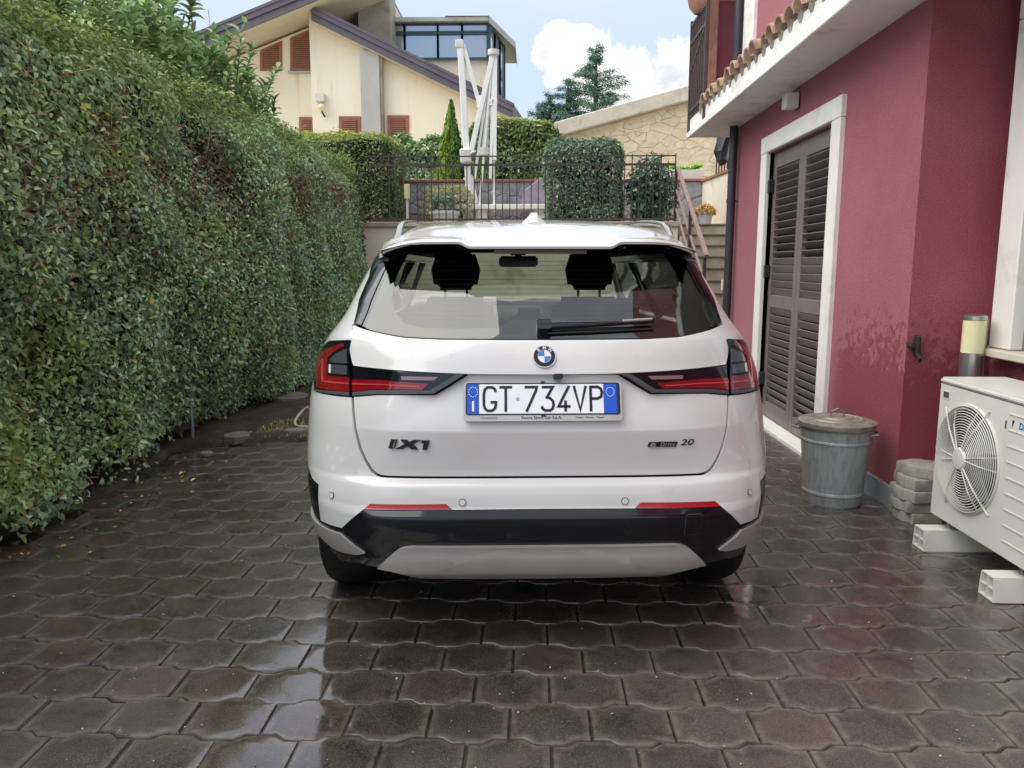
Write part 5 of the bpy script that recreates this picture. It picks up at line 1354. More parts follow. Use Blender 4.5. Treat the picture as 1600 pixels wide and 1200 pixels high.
m = MB(); m.add([(-.35, 14.36, TZ), (.6, 14.36, TZ), (.6, 14.58, TZ), (-.35, 14.58, TZ), (-.2, 14.38, 2.75), (.1, 14.38, 2.98), (.55, 14.38, 2.95), (.55, 14.56, 2.95), (.1, 14.56, 2.98), (-.2, 14.56, 2.75)],
      [(0, 1, 6, 5, 4), (3, 9, 8, 7, 2), (4, 5, 8, 9), (5, 6, 7, 8), (0, 4, 9, 3), (1, 2, 7, 6)]); m.build('sheet', MATS['lilac_cover'], e, bevel=.02)
e = empty('hanging_pot', (1.70, 8.35, 3.98), 0, 'terracotta pot fixed outside the top of the balcony railing', 'plant pot')
m = MB(); m.lathe([(.05, 0), (.10, .06), (.13, .2), (.15, .36), (.15, .42), (.135, .42)], 20, (1.66, 8.35, 3.92)); m.build('pot', MATS['terracotta'], e, smooth=40)
# ================================================================== stone faced building
SY = 20.
sh = empty('stone_house', (3, SY, TZ), 0, 'sand coloured stone faced building with a sloping concrete roof edge', 'house')
gl0 = (.33, 4.53); gl1 = (5.6, 5.93)      # underside of the sloping verge
m = MB(); m.prism([(.35, 1.8), (7., 1.8), (7., 6.25), (.35, 4.53)], lambda a, b, d: Vector((a, d, b)), SY, SY + 6); m.build('wall', MATS['sand_mortar'], sh)
m = MB(); m.prism([(.12, 4.46), (7.1, 6.28), (7.1, 6.62), (.30, 4.86), (.10, 4.62)], lambda a, b, d: Vector((a, d, b)), SY - .22, SY + 6.2); m.build('roof_edge', MATS['coping_concrete'], sh, bevel=.02)
rd = random.Random(9)
def clip_top(poly):
    f = lambda p: p[1] - (4.50 + (p[0] - .35) * .2607)
    new = []
    for a in range(len(poly)):
        A, B = poly[a], poly[(a + 1) % len(poly)]; da, db = f(A), f(B)
        if da <= 0: new.append(A)
        if da * db < 0: t_ = da / (da - db); new.append((A[0] + (B[0] - A[0]) * t_, A[1] + (B[1] - A[1]) * t_))
    return new
for c_ in voronoi(.36, 5.4, 2.9, 5.9, 230, 1.7, 21, 0):
    c_ = clip_top(c_)
    if len(c_) > 2 and max(p[0] for p in c_) - min(p[0] for p in c_) > .06: stone(c_, lambda a, b, d: Vector((a, SY - d, b)), .004, .022, 'sand_stone', sh, rd)
# ================================================================== yellow house
HY = 26.
yh = empty('yellow_house', (-5.5, HY + 3, 0), 0, 'cream yellow house with slate grey roof edges, brown shutters and a glazed attic', 'house')
def hp(px, py, dy=0.): return atY(px, py, HY + dy)
def poly3(pts, y0, y1): return lambda mm: mm.prism(pts, lambda a, b, d: Vector((a, d, b)), y0, y1)
mL = MB(); mL.prism([(-12.5, 1.0), (-6.85, 1.0), (-6.85, 9.35), (-12.5, 7.27)], lambda a, b, d: Vector((a, d, b)), HY + .5, HY + 8); mL.build('wall', MATS['yellow_render'], yh)
mR = MB(); mR.prism([(-7.3, 1.0), (-1.05, 1.0), (-1.05, 6.50), (-7.3, 9.42)], lambda a, b, d: Vector((a, d, b)), HY, HY + 7.5); mR.build('wall', MATS['yellow_render'], yh)
def roof_slab(a, b, th, y0, y1, name, mat):
    m_ = MB(); m_.prism([a, b, (b[0], b[1] + th), (a[0], a[1] + th)], lambda u, v, d: Vector((u, d, v)), y0, y1); return m_.build(name, MATS[mat], yh)
# left slope rises to the right, its soffit hangs over the recessed wall
sl = (9.81 - 8.386) / (10.79 - 6.923)
zl = lambda x: 8.386 + (x + 10.79) * sl
roof_slab((-12.8, zl(-12.8) - .40), (-5.0, zl(-5.0) - .40), .42, HY - .9, HY + 8.5, 'roof_left', 'soffit_cream')
for dz, y in ((-.37, HY - .95), (-.14, HY - 1.0)): roof_slab((-12.8, zl(-12.8) + dz), (-5.0, zl(-5.0) + dz), .22, y, HY - .901, 'fascia', 'slate_fascia')
roof_slab((-12.8, zl(-12.8) + .03), (-5.0, zl(-5.0) + .03), .09, HY - 1.03, HY + 8.5, 'roof_cover', 'slate_fascia')
# right slope falls to the right
s2 = (6.131 - 9.428) / (7.041 - .08); zr_ = lambda x: 9.428 + (x + 7.041) * s2
ex = -.72
roof_slab((-7.06, zr_(-7.06) - .42), (ex, zr_(ex) - .42), .40, HY - .5, HY + 7.8, 'roof_right', 'soffit_cream')
for dz, y in ((-.40, HY - .54), (-.18, HY - .60)): roof_slab((-7.07, zr_(-7.07) + dz), (ex + .02, zr_(ex + .02) + dz), .21, y, HY - .501, 'fascia', 'slate_fascia')
roof_slab((-7.08, zr_(-7.08) - .02), (ex + .05, zr_(ex + .05) - .02), .09, HY - .63, HY + 7.8, 'roof_cover', 'slate_fascia')
m = MB(); m.add([(ex, HY - .6, zr_(ex) - .40), (ex, HY - .6, zr_(ex) + .07), (.02, HY + 2.0, 5.85), (.02, HY + 2.0, 5.5), (ex, HY + 7.8, zr_(ex) - .40), (ex, HY + 7.8, zr_(ex) + .07), (.02, HY + 7.8, 5.85), (.02, HY + 7.8, 5.5)],
              [(0, 1, 2, 3), (4, 7, 6, 5), (1, 5, 6, 2), (0, 3, 7, 4), (3, 2, 6, 7), (0, 4, 5, 1)]); m.build('roof_hip', MATS['slate_fascia'], yh)
MB().tube([hp(790, 172, .6), hp(770, 176, .2)], .07, 8).build('gutter', MATS['slate_fascia'], yh)
# grey pier, chimney
a, b = hp(566, 100), hp(602, 215)
MB().box(a.x, b.x - .08, HY - .35, HY - .001, 1.0, zr_(-5.3) - .43).build('pier', MATS['grey_pier'], yh)
MB().box(b.x - .08, b.x, HY - .30, HY - .001, 1.0, zr_(-5.0) - .45).build('pier_edge', MATS['chimney_concrete'], yh)
a, b = hp(559, 0, 1.), hp(608, 0, 1.)
MB().box(a.x, b.x, HY + 1.0, HY + 2.2, 7.5, 12.).build('chimney', MATS['chimney_concrete'], yh)
# shutters: frame plus slats joined (a few pixels each)
def shutter(poly, dy):
    P3 = [hp(x, y, dy) for x, y in poly]; pp = [(p.x, p.z) for p in P3]; y0 = HY + dy
    m_ = MB(); m_.prism(pp, lambda u, v, d: Vector((u, d, v)), y0 - .05, y0 - .002); sw = m_.build('window', MATS['brown_shutter'], yh)
    cx = sum(p[0] for p in pp) / len(pp); cz_ = sum(p[1] for p in pp) / len(pp)
    zz = [p[1] for p in pp]; xx = [p[0] for p in pp]; z = min(zz) + .12; m_ = MB()
    tl = [p for p in pp if p[1] > cz_]; tl.sort()
    while True:
        xa, xb = min(xx) + .14, max(xx) - .14
        top_a = tl[0][1] + (tl[-1][1] - tl[0][1]) * (xa - tl[0][0]) / max(1e-3, tl[-1][0] - tl[0][0]) - .14; top_b = tl[-1][1] - .14
        if z > max(top_a, top_b): break
        if z > top_a: xa = xa + (xb - xa) * (z - top_a) / max(1e-3, top_b - top_a)
        if xb - xa > .05: m_.box(xa, xb, y0 - .075, y0 - .049, z, z + .035)
        z += .065
    o = m_.build('slats', MATS['brown_shutter'], sw); o['kind'] = 'stuff'
    m_ = MB(); m_.prism([(cx + (u - cx) * (1 - .22 / (max(xx) - min(xx))), cz_ + (v - cz_) * (1 - .22 / (max(zz) - min(zz)))) for u, v in pp], lambda u, v, d: Vector((u, d, v)), y0 - .056, y0 - .0505); m_.build('shutter_shade', MATS['shutter_shade_brown'], sw)  # raised darker panel stands in for the shade between the slats
shutter([(407, 111), (441, 111), (441, 64), (407, 79)], .5); shutter([(454, 111), (490, 111), (490, 44), (454, 60)], .5)
shutter([(530, 218), (564, 218), (564, 182), (530, 182)], 0.); shutter([(606, 224), (639, 224), (639, 180.5), (606, 180.5)], 0.); shutter([(468, 214), (491, 214), (491, 183), (468, 183)], 0.5)
a, b = hp(454, 112, .5), hp(492, 112, .5); MB().box(a.x - .05, b.x + .05, HY + .38, HY + .499, a.z - .06, a.z - .005).build('window_sill', MATS['grey_pier'], yh)
# outside lamps
p = hp(502, 154); MB().box(p.x - .15, p.x + .15, HY - .22, HY - .001, p.z - .13, p.z + .13).build('flood_light', MATS['white_powder'], yh, bevel=.02)
p = hp(505, 170); MB().lathe([(.02, -.12), (.10, -.05), (.12, .02), (.09, .09), (.02, .12)], 14, (p.x, HY - .2, p.z)).build('globe_lamp', MATS['lamp_diffuser'], yh, smooth=60)
MB().beam((p.x, HY - .2, p.z - .12), (p.x + .05, HY - .01, p.z - .25), .04, .04).build('lamp_bracket', MATS['black_iron'], yh)
p = hp(700, 185); MB().lathe([(.02, -.12), (.10, -.05), (.12, .02), (.09, .09), (.02, .12)], 14, (p.x, HY - .2, p.z)).build('globe_lamp', MATS['lamp_diffuser'], yh, smooth=60)
# glazed attic
AY = HY + 2.2
def ap(px, py): return atY(px, py, AY)
x0, x1 = ap(609, 30).x, ap(764, 38).x; ztop = ap(690, 37).z; zbot = 7.3
MB().box(x0 - .3, x1 + .02, AY - .25, AY + 6, ztop, ztop + .16).build('attic_roof', MATS['grey_pier'], yh, bevel=.02)
e0 = Vector((x1, AY, 0)); e1 = Vector((x1 + .42, AY + 2.6, 0))
m = MB(); m.add([(x1 + .02, AY - .3, ztop + .16), (x1 + .02, AY - .3, ztop - .06), (x1 + .85, AY + 2.9, ztop - .06), (x1 + .85, AY + 2.9, ztop + .16), (x1 - 1.5, AY - .3, ztop + .17), (x1 - 1.5, AY + 6, ztop + .17), (x1 + .85, AY + 6, ztop + .16), (x1 + .85, AY + 6, ztop - .06)],
              [(0, 1, 2, 3), (0, 3, 6, 5, 4), (3, 2, 7, 6)]); m.build('attic_verge', MATS['grey_pier'], yh)
m = MB(); m.box(x0 - .3, x1 - .02, AY + .1, AY + 5.5, 6.3, ap(700, 92).z); m.build('attic_wall', MATS['yellow_render'], yh)
m = MB(); m.add([(e0.x, e0.y, 6.0), (e1.x, e1.y, 6.0), (e1.x, e1.y, 7.45), (e0.x, e0.y, 7.9)], [(0, 1, 2, 3)]); m.build('attic_side_wall', MATS['yellow_render'], yh)
def pane(a, b, z0, z1):
    a, b = Vector(a), Vector(b); d = (b - a); n_ = Vector((d.y, -d.x, 0)).normalized()
    m_ = MB(); m_.add([a + Vector((0, 0, z0)), b + Vector((0, 0, z0)), b + Vector((0, 0, z1)), a + Vector((0, 0, z1))], [(0, 1, 2, 3)])
    w = m_.build('attic_pane', MATS['house_glass'], yh)
    m_ = MB()
    for u, v in ((a, z0), (b, z0)): m_.beam(u + n_ * .02 + Vector((0, 0, z0)), u + n_ * .02 + Vector((0, 0, z1)), .07, .07)
    for z in (z0, z1 - .0): m_.beam(a + n_ * .02 + Vector((0, 0, z)), b + n_ * .02 + Vector((0, 0, z)), .07, .07)
    o = m_.build('pane_frame', MATS['teal_frame'], w)
zm = ap(690, 52).z; zlow = ap(690, 92).z
xs_ = [x0, ap(632, 50).x, ap(684, 50).x, ap(722, 50).x, x1 - .05]
for a, b in zip(xs_, xs_[1:]):
    pane((a, AY, 0), (b, AY, 0), zm + .03, ztop - .02); pane((a, AY, 0), (b, AY, 0), zlow, zm - .03)
for k in range(3):
    f0, f1 = k / 3, (k + 1) / 3; pane(e0.lerp(e1, f0), e0.lerp(e1, f1), 7.75 - .12 * k, ztop - .1)
MB().tube([hp(331, 62, -.5), hp(325, 14, -.5)], .012, 5).build('antenna', MATS['galvanised'], yh)
# ================================================================== cedars far behind
def cedar(name, label, x, y, zt, zb, spread, seed, lean=0.):
    rd = random.Random(seed); e = empty(name, (x, y, 0), 0, label, 'tree', 'cedar trees behind the stone building')
    H = zt - zb; MB().tube([(x, y, 0), (x, y, zb + H * .4), (x + lean, y, zt)], [.22, .15, .02], 8).build('trunk', MATS['bark'], e)
    P = []; D = []; br = MB()
    tiers = int(H / .36)
    for k in range(tiers):
        f = (k + .5) / tiers
        for q_ in range(rd.randint(4, 6)):
            z = zb + H * f + rd.gauss(0, .10); L = spread * (1 - f) ** .8 * rd.uniform(.45, 1.15) + .16; a = rd.uniform(0, 2 * math.pi)
            o_ = Vector((x + lean * f, y, z)); tip = o_ + Vector((math.cos(a) * L, math.sin(a) * L, L * rd.uniform(.0, .28)))
            mid = (o_ + tip) / 2 + Vector((0, 0, .05 * L)); br.tube([o_, mid, tip], [.035 * (1 - f) + .012, .02 * (1 - f) + .008, .006], 5)
            for j in range(int(62 * L) + 14):
                g = rd.uniform(.12, 1.04); b_ = o_.lerp(tip, g) + Vector((0, 0, .05 * L * (1 - abs(2 * g - 1)))); w = .26 * L * (1.15 - g) + .05
                P.append((b_.x + rd.gauss(0, w * .6), b_.y + rd.gauss(0, w * .6), b_.z + rd.gauss(-.03, .035))); D.append((math.cos(a) + rd.gauss(0, .6), math.sin(a) + rd.gauss(0, .6), rd.uniform(-.7, .05)))
    br.build('branches', MATS['bark'], e)
    P = np.repeat(np.array(P), 3, 0) + rng.normal(0, .06, (len(P) * 3, 3)); D = np.repeat(np.array(D), 3, 0); n = len(P)
    leaves('crown', P, np.tile([0, -.3, 1.], (n, 1)), rng.uniform(.06, .15, n), palette(n, [(4, '#3a5548'), (3, '#496655'), (2, '#5c7763'), (1, '#2a4034')], .2), 'needle', e, along=D, width=.34, jit=.8)  # distance haze is put into the needle colours as lighter bluish greens
cedar('cedar_tree', 'tallest dark cedar tree with layered branches above the stone building', 3.0, 40, 12.1, 6.2, 3.0, 5)
cedar('cedar_tree', 'lower cedar with a thin pointed top left of the tallest cedar', 1.55, 41, 10.8, 6.2, 2.2, 8, .12)
cedar('cedar_tree', 'leftmost broad drooping cedar beside the yellow house roof', .75, 40.5, 9.9, 6.0, 2.5, 13)
# ================================================================== tall hedge on the left
HX = -2.66; HZ = 2.82; HY0, HY1 = .2, 12.1
hedge = empty('tall_hedge', (-3.1, 6.2, 0), 0, 'tall untrimmed green hedge with bare twiggy patches along the left side', 'hedge')
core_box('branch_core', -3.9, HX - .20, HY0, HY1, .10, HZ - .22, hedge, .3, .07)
def wob(P): return (vnoise(P, .9, 11) - .5) * .34 + (vnoise(P, 2.6, 12) - .5) * .26
# face leaves, denser and smaller pieces far away are not needed
n = 150000
dens = rng.random(n)
Y = HY0 + (HY1 - HY0) * dens ** 1.15
P = np.stack([np.full(n, HX), Y, rng.uniform(.02, HZ, n)], 1)
low = np.clip((.75 - P[:, 2]) / .75, 0, 1); 
P[:, 0] += wob(P) + .10 * np.sin(P[:, 2] * 1.1) + .10 * low * (vnoise(P, 1.7, 5) - .5)
top_round = np.clip((P[:, 2] - (HZ - .35)) / .35, 0, 1); P[:, 0] -= .26 * top_round ** 2
thin = vnoise(P * [1, 1, 1.4], 1.35, 21) * .65 + vnoise(P, 4.2, 22) * .35
upper = np.clip((P[:, 2] - 1.5) / .9, 0, 1)
bare = np.clip((thin - .42) * 9, 0, 1) * (.30 + .68 * upper) * np.clip((HZ - .22 - P[:, 2]) / .2, 0, 1)
keep = rng.random(n) < np.clip(1.1 - bare * 1.05, .07, 1)
low_gap = (P[:, 2] < .05 + .16 * vnoise(P * [0, 1, 0], 1.8, 7)); keep &= ~(low_gap & (rng.random(n) < .85))
P = P[keep]; n = len(P); thin = thin[keep]
depth = np.abs(rng.normal(0, .075, n)); P[:, 0] -= depth * 1.2 - .03
N = np.tile([1., -.25, .55], (n, 1)); N[:, 2] += np.clip((P[:, 2] - 2.4) / .4, 0, 1) * .9
cols = palette(n, [(4, '#42563a'), (5, '#50684a'), (5, '#647a5c'), (2, '#35462e'), (4, '#7c9070'), (2.2, '#6d7f42'), (.35, '#8a7d4c'), (.22, '#765236'), (1.0, '#93a088')], .25)
cols *= (1.2 + .62 * vnoise(P, 3.2, 41) + .25 * (vnoise(P, 8., 42) - .5))[:, None]
yl = (np.clip((vnoise(P, 2.4, 43) - .60) * 5, 0, 1) * .6)[:, None]; cols = cols * (1 - yl) + palette(n, [(2, '#6f8440'), (1, '#82944c')], .2) * yl
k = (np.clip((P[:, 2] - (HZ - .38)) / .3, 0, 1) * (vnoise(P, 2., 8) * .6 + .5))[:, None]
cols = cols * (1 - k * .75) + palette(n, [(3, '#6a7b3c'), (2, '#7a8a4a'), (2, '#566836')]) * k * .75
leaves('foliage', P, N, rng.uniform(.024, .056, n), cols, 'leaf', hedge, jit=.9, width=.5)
# the top
n = 40000
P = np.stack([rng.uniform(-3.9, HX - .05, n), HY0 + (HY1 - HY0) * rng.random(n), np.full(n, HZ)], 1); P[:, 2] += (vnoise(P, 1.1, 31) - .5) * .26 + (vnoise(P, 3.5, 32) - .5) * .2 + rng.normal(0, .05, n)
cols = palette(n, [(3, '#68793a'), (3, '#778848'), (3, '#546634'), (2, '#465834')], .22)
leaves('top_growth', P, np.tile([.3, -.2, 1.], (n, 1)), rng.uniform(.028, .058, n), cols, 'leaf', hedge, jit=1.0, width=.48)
# far end face
n = 5000; P = np.stack([rng.uniform(-3.9, HX, n), np.full(n, HY1) + rng.normal(0, .05, n), rng.uniform(.1, HZ, n)], 1)
leaves('end_growth', P, np.tile([.2, 1., .4], (n, 1)), rng.uniform(.04, .07, n), palette(n, [(3, '#46593a'), (2, '#53684a')]), 'leaf', hedge)
# twigs and stems showing through
m = MB()
rdm = random.Random(3)
NT = 9000; TQ = np.stack([np.full(NT, HX), HY0 + (HY1 - HY0) * rng.random(NT) ** 1.2, np.where(rng.random(NT) < .75, rng.uniform(1.2, HZ - .32, NT), rng.uniform(.1, 1.2, NT))], 1)
TH_ = vnoise(TQ * [1, 1, 1.4], 1.35, 21) * .65 + vnoise(TQ, 4.2, 22) * .35; TWB = wob(TQ)
for k in range(9000):
    y, z = TQ[k, 1], TQ[k, 2]; th_ = TH_[k]
    if (th_ < .43 or z < 1.3) and rdm.random() < .8: continue
    p = Vector((HX - .02 + rdm.gauss(0, .04) + TWB[k], y, z)); d = Vector((rdm.uniform(.05, .5), rdm.uniform(-.7, .9), rdm.uniform(-.5, .7))).normalized(); L = rdm.uniform(.15, .42)
    m.tube([p - d * L * .4, p + Vector((rdm.gauss(0, .015), rdm.gauss(0, .015), rdm.gauss(0, .02))), p + d * L * .5], [.006, .005, .0022], 4, False)
o = m.build('twigs', MATS['dry_twig'], hedge); o['kind'] = 'stuff'
for k in range(26):
    y = .9 + k * .43 + rdm.gauss(0, .1); x = HX - .26 + rdm.gauss(0, .05)
    MB().tube([(x, y, -.02), (x + rdm.gauss(0, .03), y + rdm.gauss(0, .04), .7), (x + rdm.gauss(-.05, .05), y + rdm.gauss(0, .08), 1.5), (x - .08, y + rdm.gauss(0, .12), 2.5)], [.014, .012, .010, .005], 6).build('stem', MATS['bark'], hedge)
# large leaved evergreen rising behind the hedge
sb = empty('evergreen_shrub', (-4.3, 7.5, 0), 0, 'large leaved evergreen shrub rising above the hedge in front of the yellow house', 'shrub')
P = []; D = []; m = MB()
tops = [(45, -.0, 30, 4.6), (120, 0, 10, 5.0), (190, 0, 12, 5.4), (240, 0, 45, 6.)]
for k in range(620):
    f = rdm.random(); y = 5.2 + 6.4 * f; x = -3.75 - rdm.uniform(0, 1.15)
    zt = 4.0 + .35 * f + .16 * math.sin(y * 2.3) + .12 * math.sin(y * 5.1 + 1) - 1.3 * max(0, (y - 10.9)) ; z1 = zt - rdm.random() ** 1.3 * 1.25
    a = Vector((x, y, z1 - .5)); tip = Vector((x + rdm.gauss(.08, .12), y + rdm.gauss(0, .12), z1)); m.tube([a, tip], [.010, .004], 4, False)
    nl = rdm.randint(16, 24)
    for j in range(nl):
        g = (j + .5) / nl; az = j * 2.4; p = a.lerp(tip, .25 + .75 * g); up = .35 + .9 * g
        P.append(tuple(p)); D.append((math.cos(az), math.sin(az), up))
m.build('stems', MATS['dry_twig'], sb)
P = np.array(P); D = unit(np.array(D)); n = len(P); Np = unit(np.cross(np.cross(D, [0, 0, 1.]), D) + [0, 0, .0])
leaves('foliage', P, Np, rng.uniform(.10, .17, n), palette(n, [(4, '#4a5f3a'), (4, '#586e47'), (3, '#6c8158'), (2, '#3a4c30'), (1, '#7d8f68')], .2) * 1.4, 'leaf', sb, along=D, width=.42, jit=.3, droop=.25)
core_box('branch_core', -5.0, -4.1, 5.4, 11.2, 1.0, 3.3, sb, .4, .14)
# leaf litter and weeds along the bed
n = 170; y = rng.uniform(2.2, 8.2, n); x = -2.5 + np.abs(rng.normal(0, .16, n)) + np.where(y > 5.8, rng.uniform(0, .9, n), 0)
P = np.stack([x, y, np.full(n, .024)], 1); P[x > -2.45, 2] = .010
P[y > 5.9, 2] = .045
tag(leaves('fallen_leaves', P, np.tile([0, 0, 1.], (n, 1)), rng.uniform(.018, .04, n), palette(n, [(3, '#8a6b3a'), (2, '#b08a3c'), (2, '#5a4a30'), (1, '#caa64a')]), 'litter', None, jit=.35), 'scattered brown and yellow fallen leaves along the hedge foot', 'leaves')
n = 900; y = 1.6 + 6. * rng.random(n) ** 1.5; x = rng.uniform(-2.5, 2.0, n); P = np.stack([x, y, np.full(n, .0035)], 1)
tag(leaves('paving_grit', P, np.tile([0, 0, 1.], (n, 1)), rng.uniform(.004, .010, n), palette(n, [(4, '#a39c90'), (2, '#7c7468'), (1, '#8c7a50'), (1, '#b9b2a4')]) * .55, 'litter', None, jit=.3, width=.8, fold=.25), 'pale grit and crumbs scattered over the wet paving', 'grit')
n = 1500; y = rng.uniform(5.9, 7.2, n); x = -2.3 + rng.uniform(0, 1.2, n); P = np.stack([x, y, np.full(n, .02)], 1); kk = vnoise(P, 3.3, 9) > .55; P = P[kk]; n = len(P)
tag(leaves('weeds', P, np.tile([0, -1., .6], (n, 1)), rng.uniform(.02, .05, n), palette(n, [(3, '#5f6a34'), (2, '#7c8a3f'), (2, '#8a7a45')]), 'leaf', None, along=np.tile([0, 0, 1.], (n, 1)), width=.22, jit=.6), 'thin weeds on the bare soil left of the car', 'weeds')
# ================================================================== small things by the house
# heat pump outdoor unit
ac = empty('outdoor_unit', (2.15, 3.38, .15), 0, 'white outdoor air conditioning unit with a round fan grille by the house wall', 'air conditioner')
AX0, AX1, AY0, AY1, AZ0, AZ1 = 2.0, 2.31, 2.88, 3.79, .155, .845
fc_y, fc_z, fr_ = 3.515, .50, .238
m = MB(); m.box(AX0 + .03, AX1, AY0, AY1, AZ0, AZ1 - .03); body = m.build('casing', MATS['white_powder'], ac, bevel=.008)
# front plate with a round opening
N_ = 48; V = []; rect = []
for k in range(N_):
    a = 2 * math.pi * k / N_; c, s = math.cos(a), math.sin(a); V.append((AX0, fc_y + fr_ * c, fc_z + fr_ * s))
for k in range(N_):
    a = 2 * math.pi * k / N_; c, s = math.cos(a), math.sin(a)
    tx = ((AY1 - fc_y) / c if c > 0 else (AY0 - fc_y) / c) if abs(c) > 1e-6 else 1e9; tz = ((AZ1 - .032 - fc_z) / s if s > 0 else (AZ0 - fc_z) / s) if abs(s) > 1e-6 else 1e9
    t_ = min(tx, tz); V.append((AX0, fc_y + t_ * c, fc_z + t_ * s))
corners = [(AY1, AZ1 - .032), (AY0, AZ1 - .032), (AY0, AZ0), (AY1, AZ0)]
Fc = []
for k in range(N_):
    j = (k + 1) % N_; Fc.append((k, j, N_ + j, N_ + k))
for cy, cz_ in corners:
    ci = len(V); V.append((AX0, cy, cz_)); a = math.atan2(cz_ - fc_z, cy - fc_y) % (2 * math.pi); k = int(a / (2 * math.pi) * N_); Fc.append((N_ + k, N_ + (k + 1) % N_, ci))
n = len(V); V += [(AX0 + .03, y, z) for _, y, z in V[:N_]]
for k in range(N_): Fc.append((k, (k + 1) % N_, n + (k + 1) % N_, n + k))
mm = MB(); mm.add(V, Fc); mm.build('front_panel', MATS['white_powder'], ac)
m = MB()
for y0, y1, z0, z1 in ((AY0, AY1, AZ0, AZ0 + .004), ): pass
m.box(AX0 + .001, AX0 + .031, AY0, AY0 + .004, AZ0, AZ1 - .032); m.box(AX0 + .001, AX0 + .031, AY1 - .004, AY1, AZ0, AZ1 - .032); m.box(AX0 + .001, AX0 + .031, AY0, AY1, AZ0, AZ0 + .004); m.build('panel_edge', MATS['white_powder'], ac)
m = MB(); m.box(AX0 - .006, AX1 + .004, AY0 - .006, AY1 + .006, AZ1 - .029, AZ1); m.build('top_cover', MATS['white_powder'], ac, bevel=.010, seg=2)
m = MB(); m.add([(AX0 + .029, fc_y + (fr_ + .01) * math.cos(2 * math.pi * k / 40), fc_z + (fr_ + .01) * math.sin(2 * math.pi * k / 40)) for k in range(40)], [tuple(range(40))]); m.build('fan_well', MATS['dark_void'], ac)
for k in range(3):
    m = MB(); V = []
    for i in range(7):
        r = .05 + .17 * i / 6; a0 = 2 * math.pi * k / 3 + .25 * i / 6; w = .5
        for g in (-1, 1): V.append((AX0 + .022 - .006 * g, fc_y + r * math.cos(a0 + g * w), fc_z + r * math.sin(a0 + g * w)))
    m.add(V, [(2 * i, 2 * i + 1, 2 * i + 3, 2 * i + 2) for i in range(6)]); m.build('fan_blade', MATS['plinth_grey'], ac)
m = MB()
for i in range(17):
    r = .052 + (fr_ - .045) * i / 16; dx = -.030 * math.sqrt(max(0, 1 - (r / (fr_ + .03)) ** 2)) - .002
    m.tube([(AX0 + dx, fc_y + r * math.cos(2 * math.pi * k / 40), fc_z + r * math.sin(2 * math.pi * k / 40)) for k in range(41)], .0023, 5, False)
gr = m.build('fan_grille', MATS['white_powder'], ac); gr['kind'] = 'stuff'
for k in range(12):
    a = 2 * math.pi * k / 12 + .26 * (k % 2); ext = 1.22 if k in (1, 4, 7, 10) else 1.0; c, s = math.cos(a), math.sin(a)
    MB().tube([(AX0 - .036, fc_y + .05 * c, fc_z + .05 * s), (AX0 - .028, fc_y + .16 * c, fc_z + .16 * s), (AX0 - .004, fc_y + fr_ * ext * c, fc_z + fr_ * ext * s)], .0042 if ext > 1 else .003, 6).build('grille_spoke', MATS['white_powder'], ac)
m = MB(); V = []
for dx, r in ((-.034, .052), (-.042, .046), (-.045, .02)):
    V += [(AX0 + dx, fc_y + r * math.cos(2 * math.pi * k / 24), fc_z + r * math.sin(2 * math.pi * k / 24)) for k in range(24)]
m.add(V, [(i * 24 + k, i * 24 + (k + 1) % 24, (i + 1) * 24 + (k + 1) % 24, (i + 1) * 24 + k) for i in range(2) for k in range(24)] + [tuple(48 + k for k in range(24))]); m.build('grille_boss', MATS['white_powder'], ac, smooth=40)
m = MB(); m.tube([(AX0 - .004, fc_y + (fr_ + .012) * math.cos(2 * math.pi * k / 60), fc_z + (fr_ + .012) * math.sin(2 * math.pi * k / 60)) for k in range(61)], .006, 6, False); m.build('grille_ring', MATS['white_powder'], ac, smooth=60)
MB().box(AX0 - .003, AX0 - .0005, 3.70, 3.76, .745, .785).build('handle_rim', MATS['white_powder'], ac); MB().box(AX0 - .0045, AX0 - .0031, 3.707, 3.753, .751, .779).build('handle_recess', MATS['seal_grey'], ac)
for k in range(9): MB().box(AX0 - .004, AX0 - .0005, 2.92, 3.235 - .004 * k, .765 - .068 * k, .770 - .068 * k).build('casing_rib', MATS['white_powder'], ac)
me = text_mesh('DAIKIN', .040, 'maker_lettering', .0004, True, 1.05); me.transform(Matrix(((0, 0, -1, AX0 - .0012), (-1, 0, 0, 3.092), (0, 1, 0, .728), (0, 0, 0, 1)))); put('maker_lettering', me, MATS['emblem_blue'], ac)
mm = MB(); mm.prism([(3.208, .745), (3.194, .745), (3.208, .712)], lambda a, b, d: Vector((d, a, b)), AX0 - .0016, AX0 - .0004); mm.build('maker_mark', MATS['teal_frame'], ac)
MB().box(AX0 - .002, AX0 - .0005, 3.248, 3.254, .70, .735).build('small_mark', MATS['ink_black'], ac)
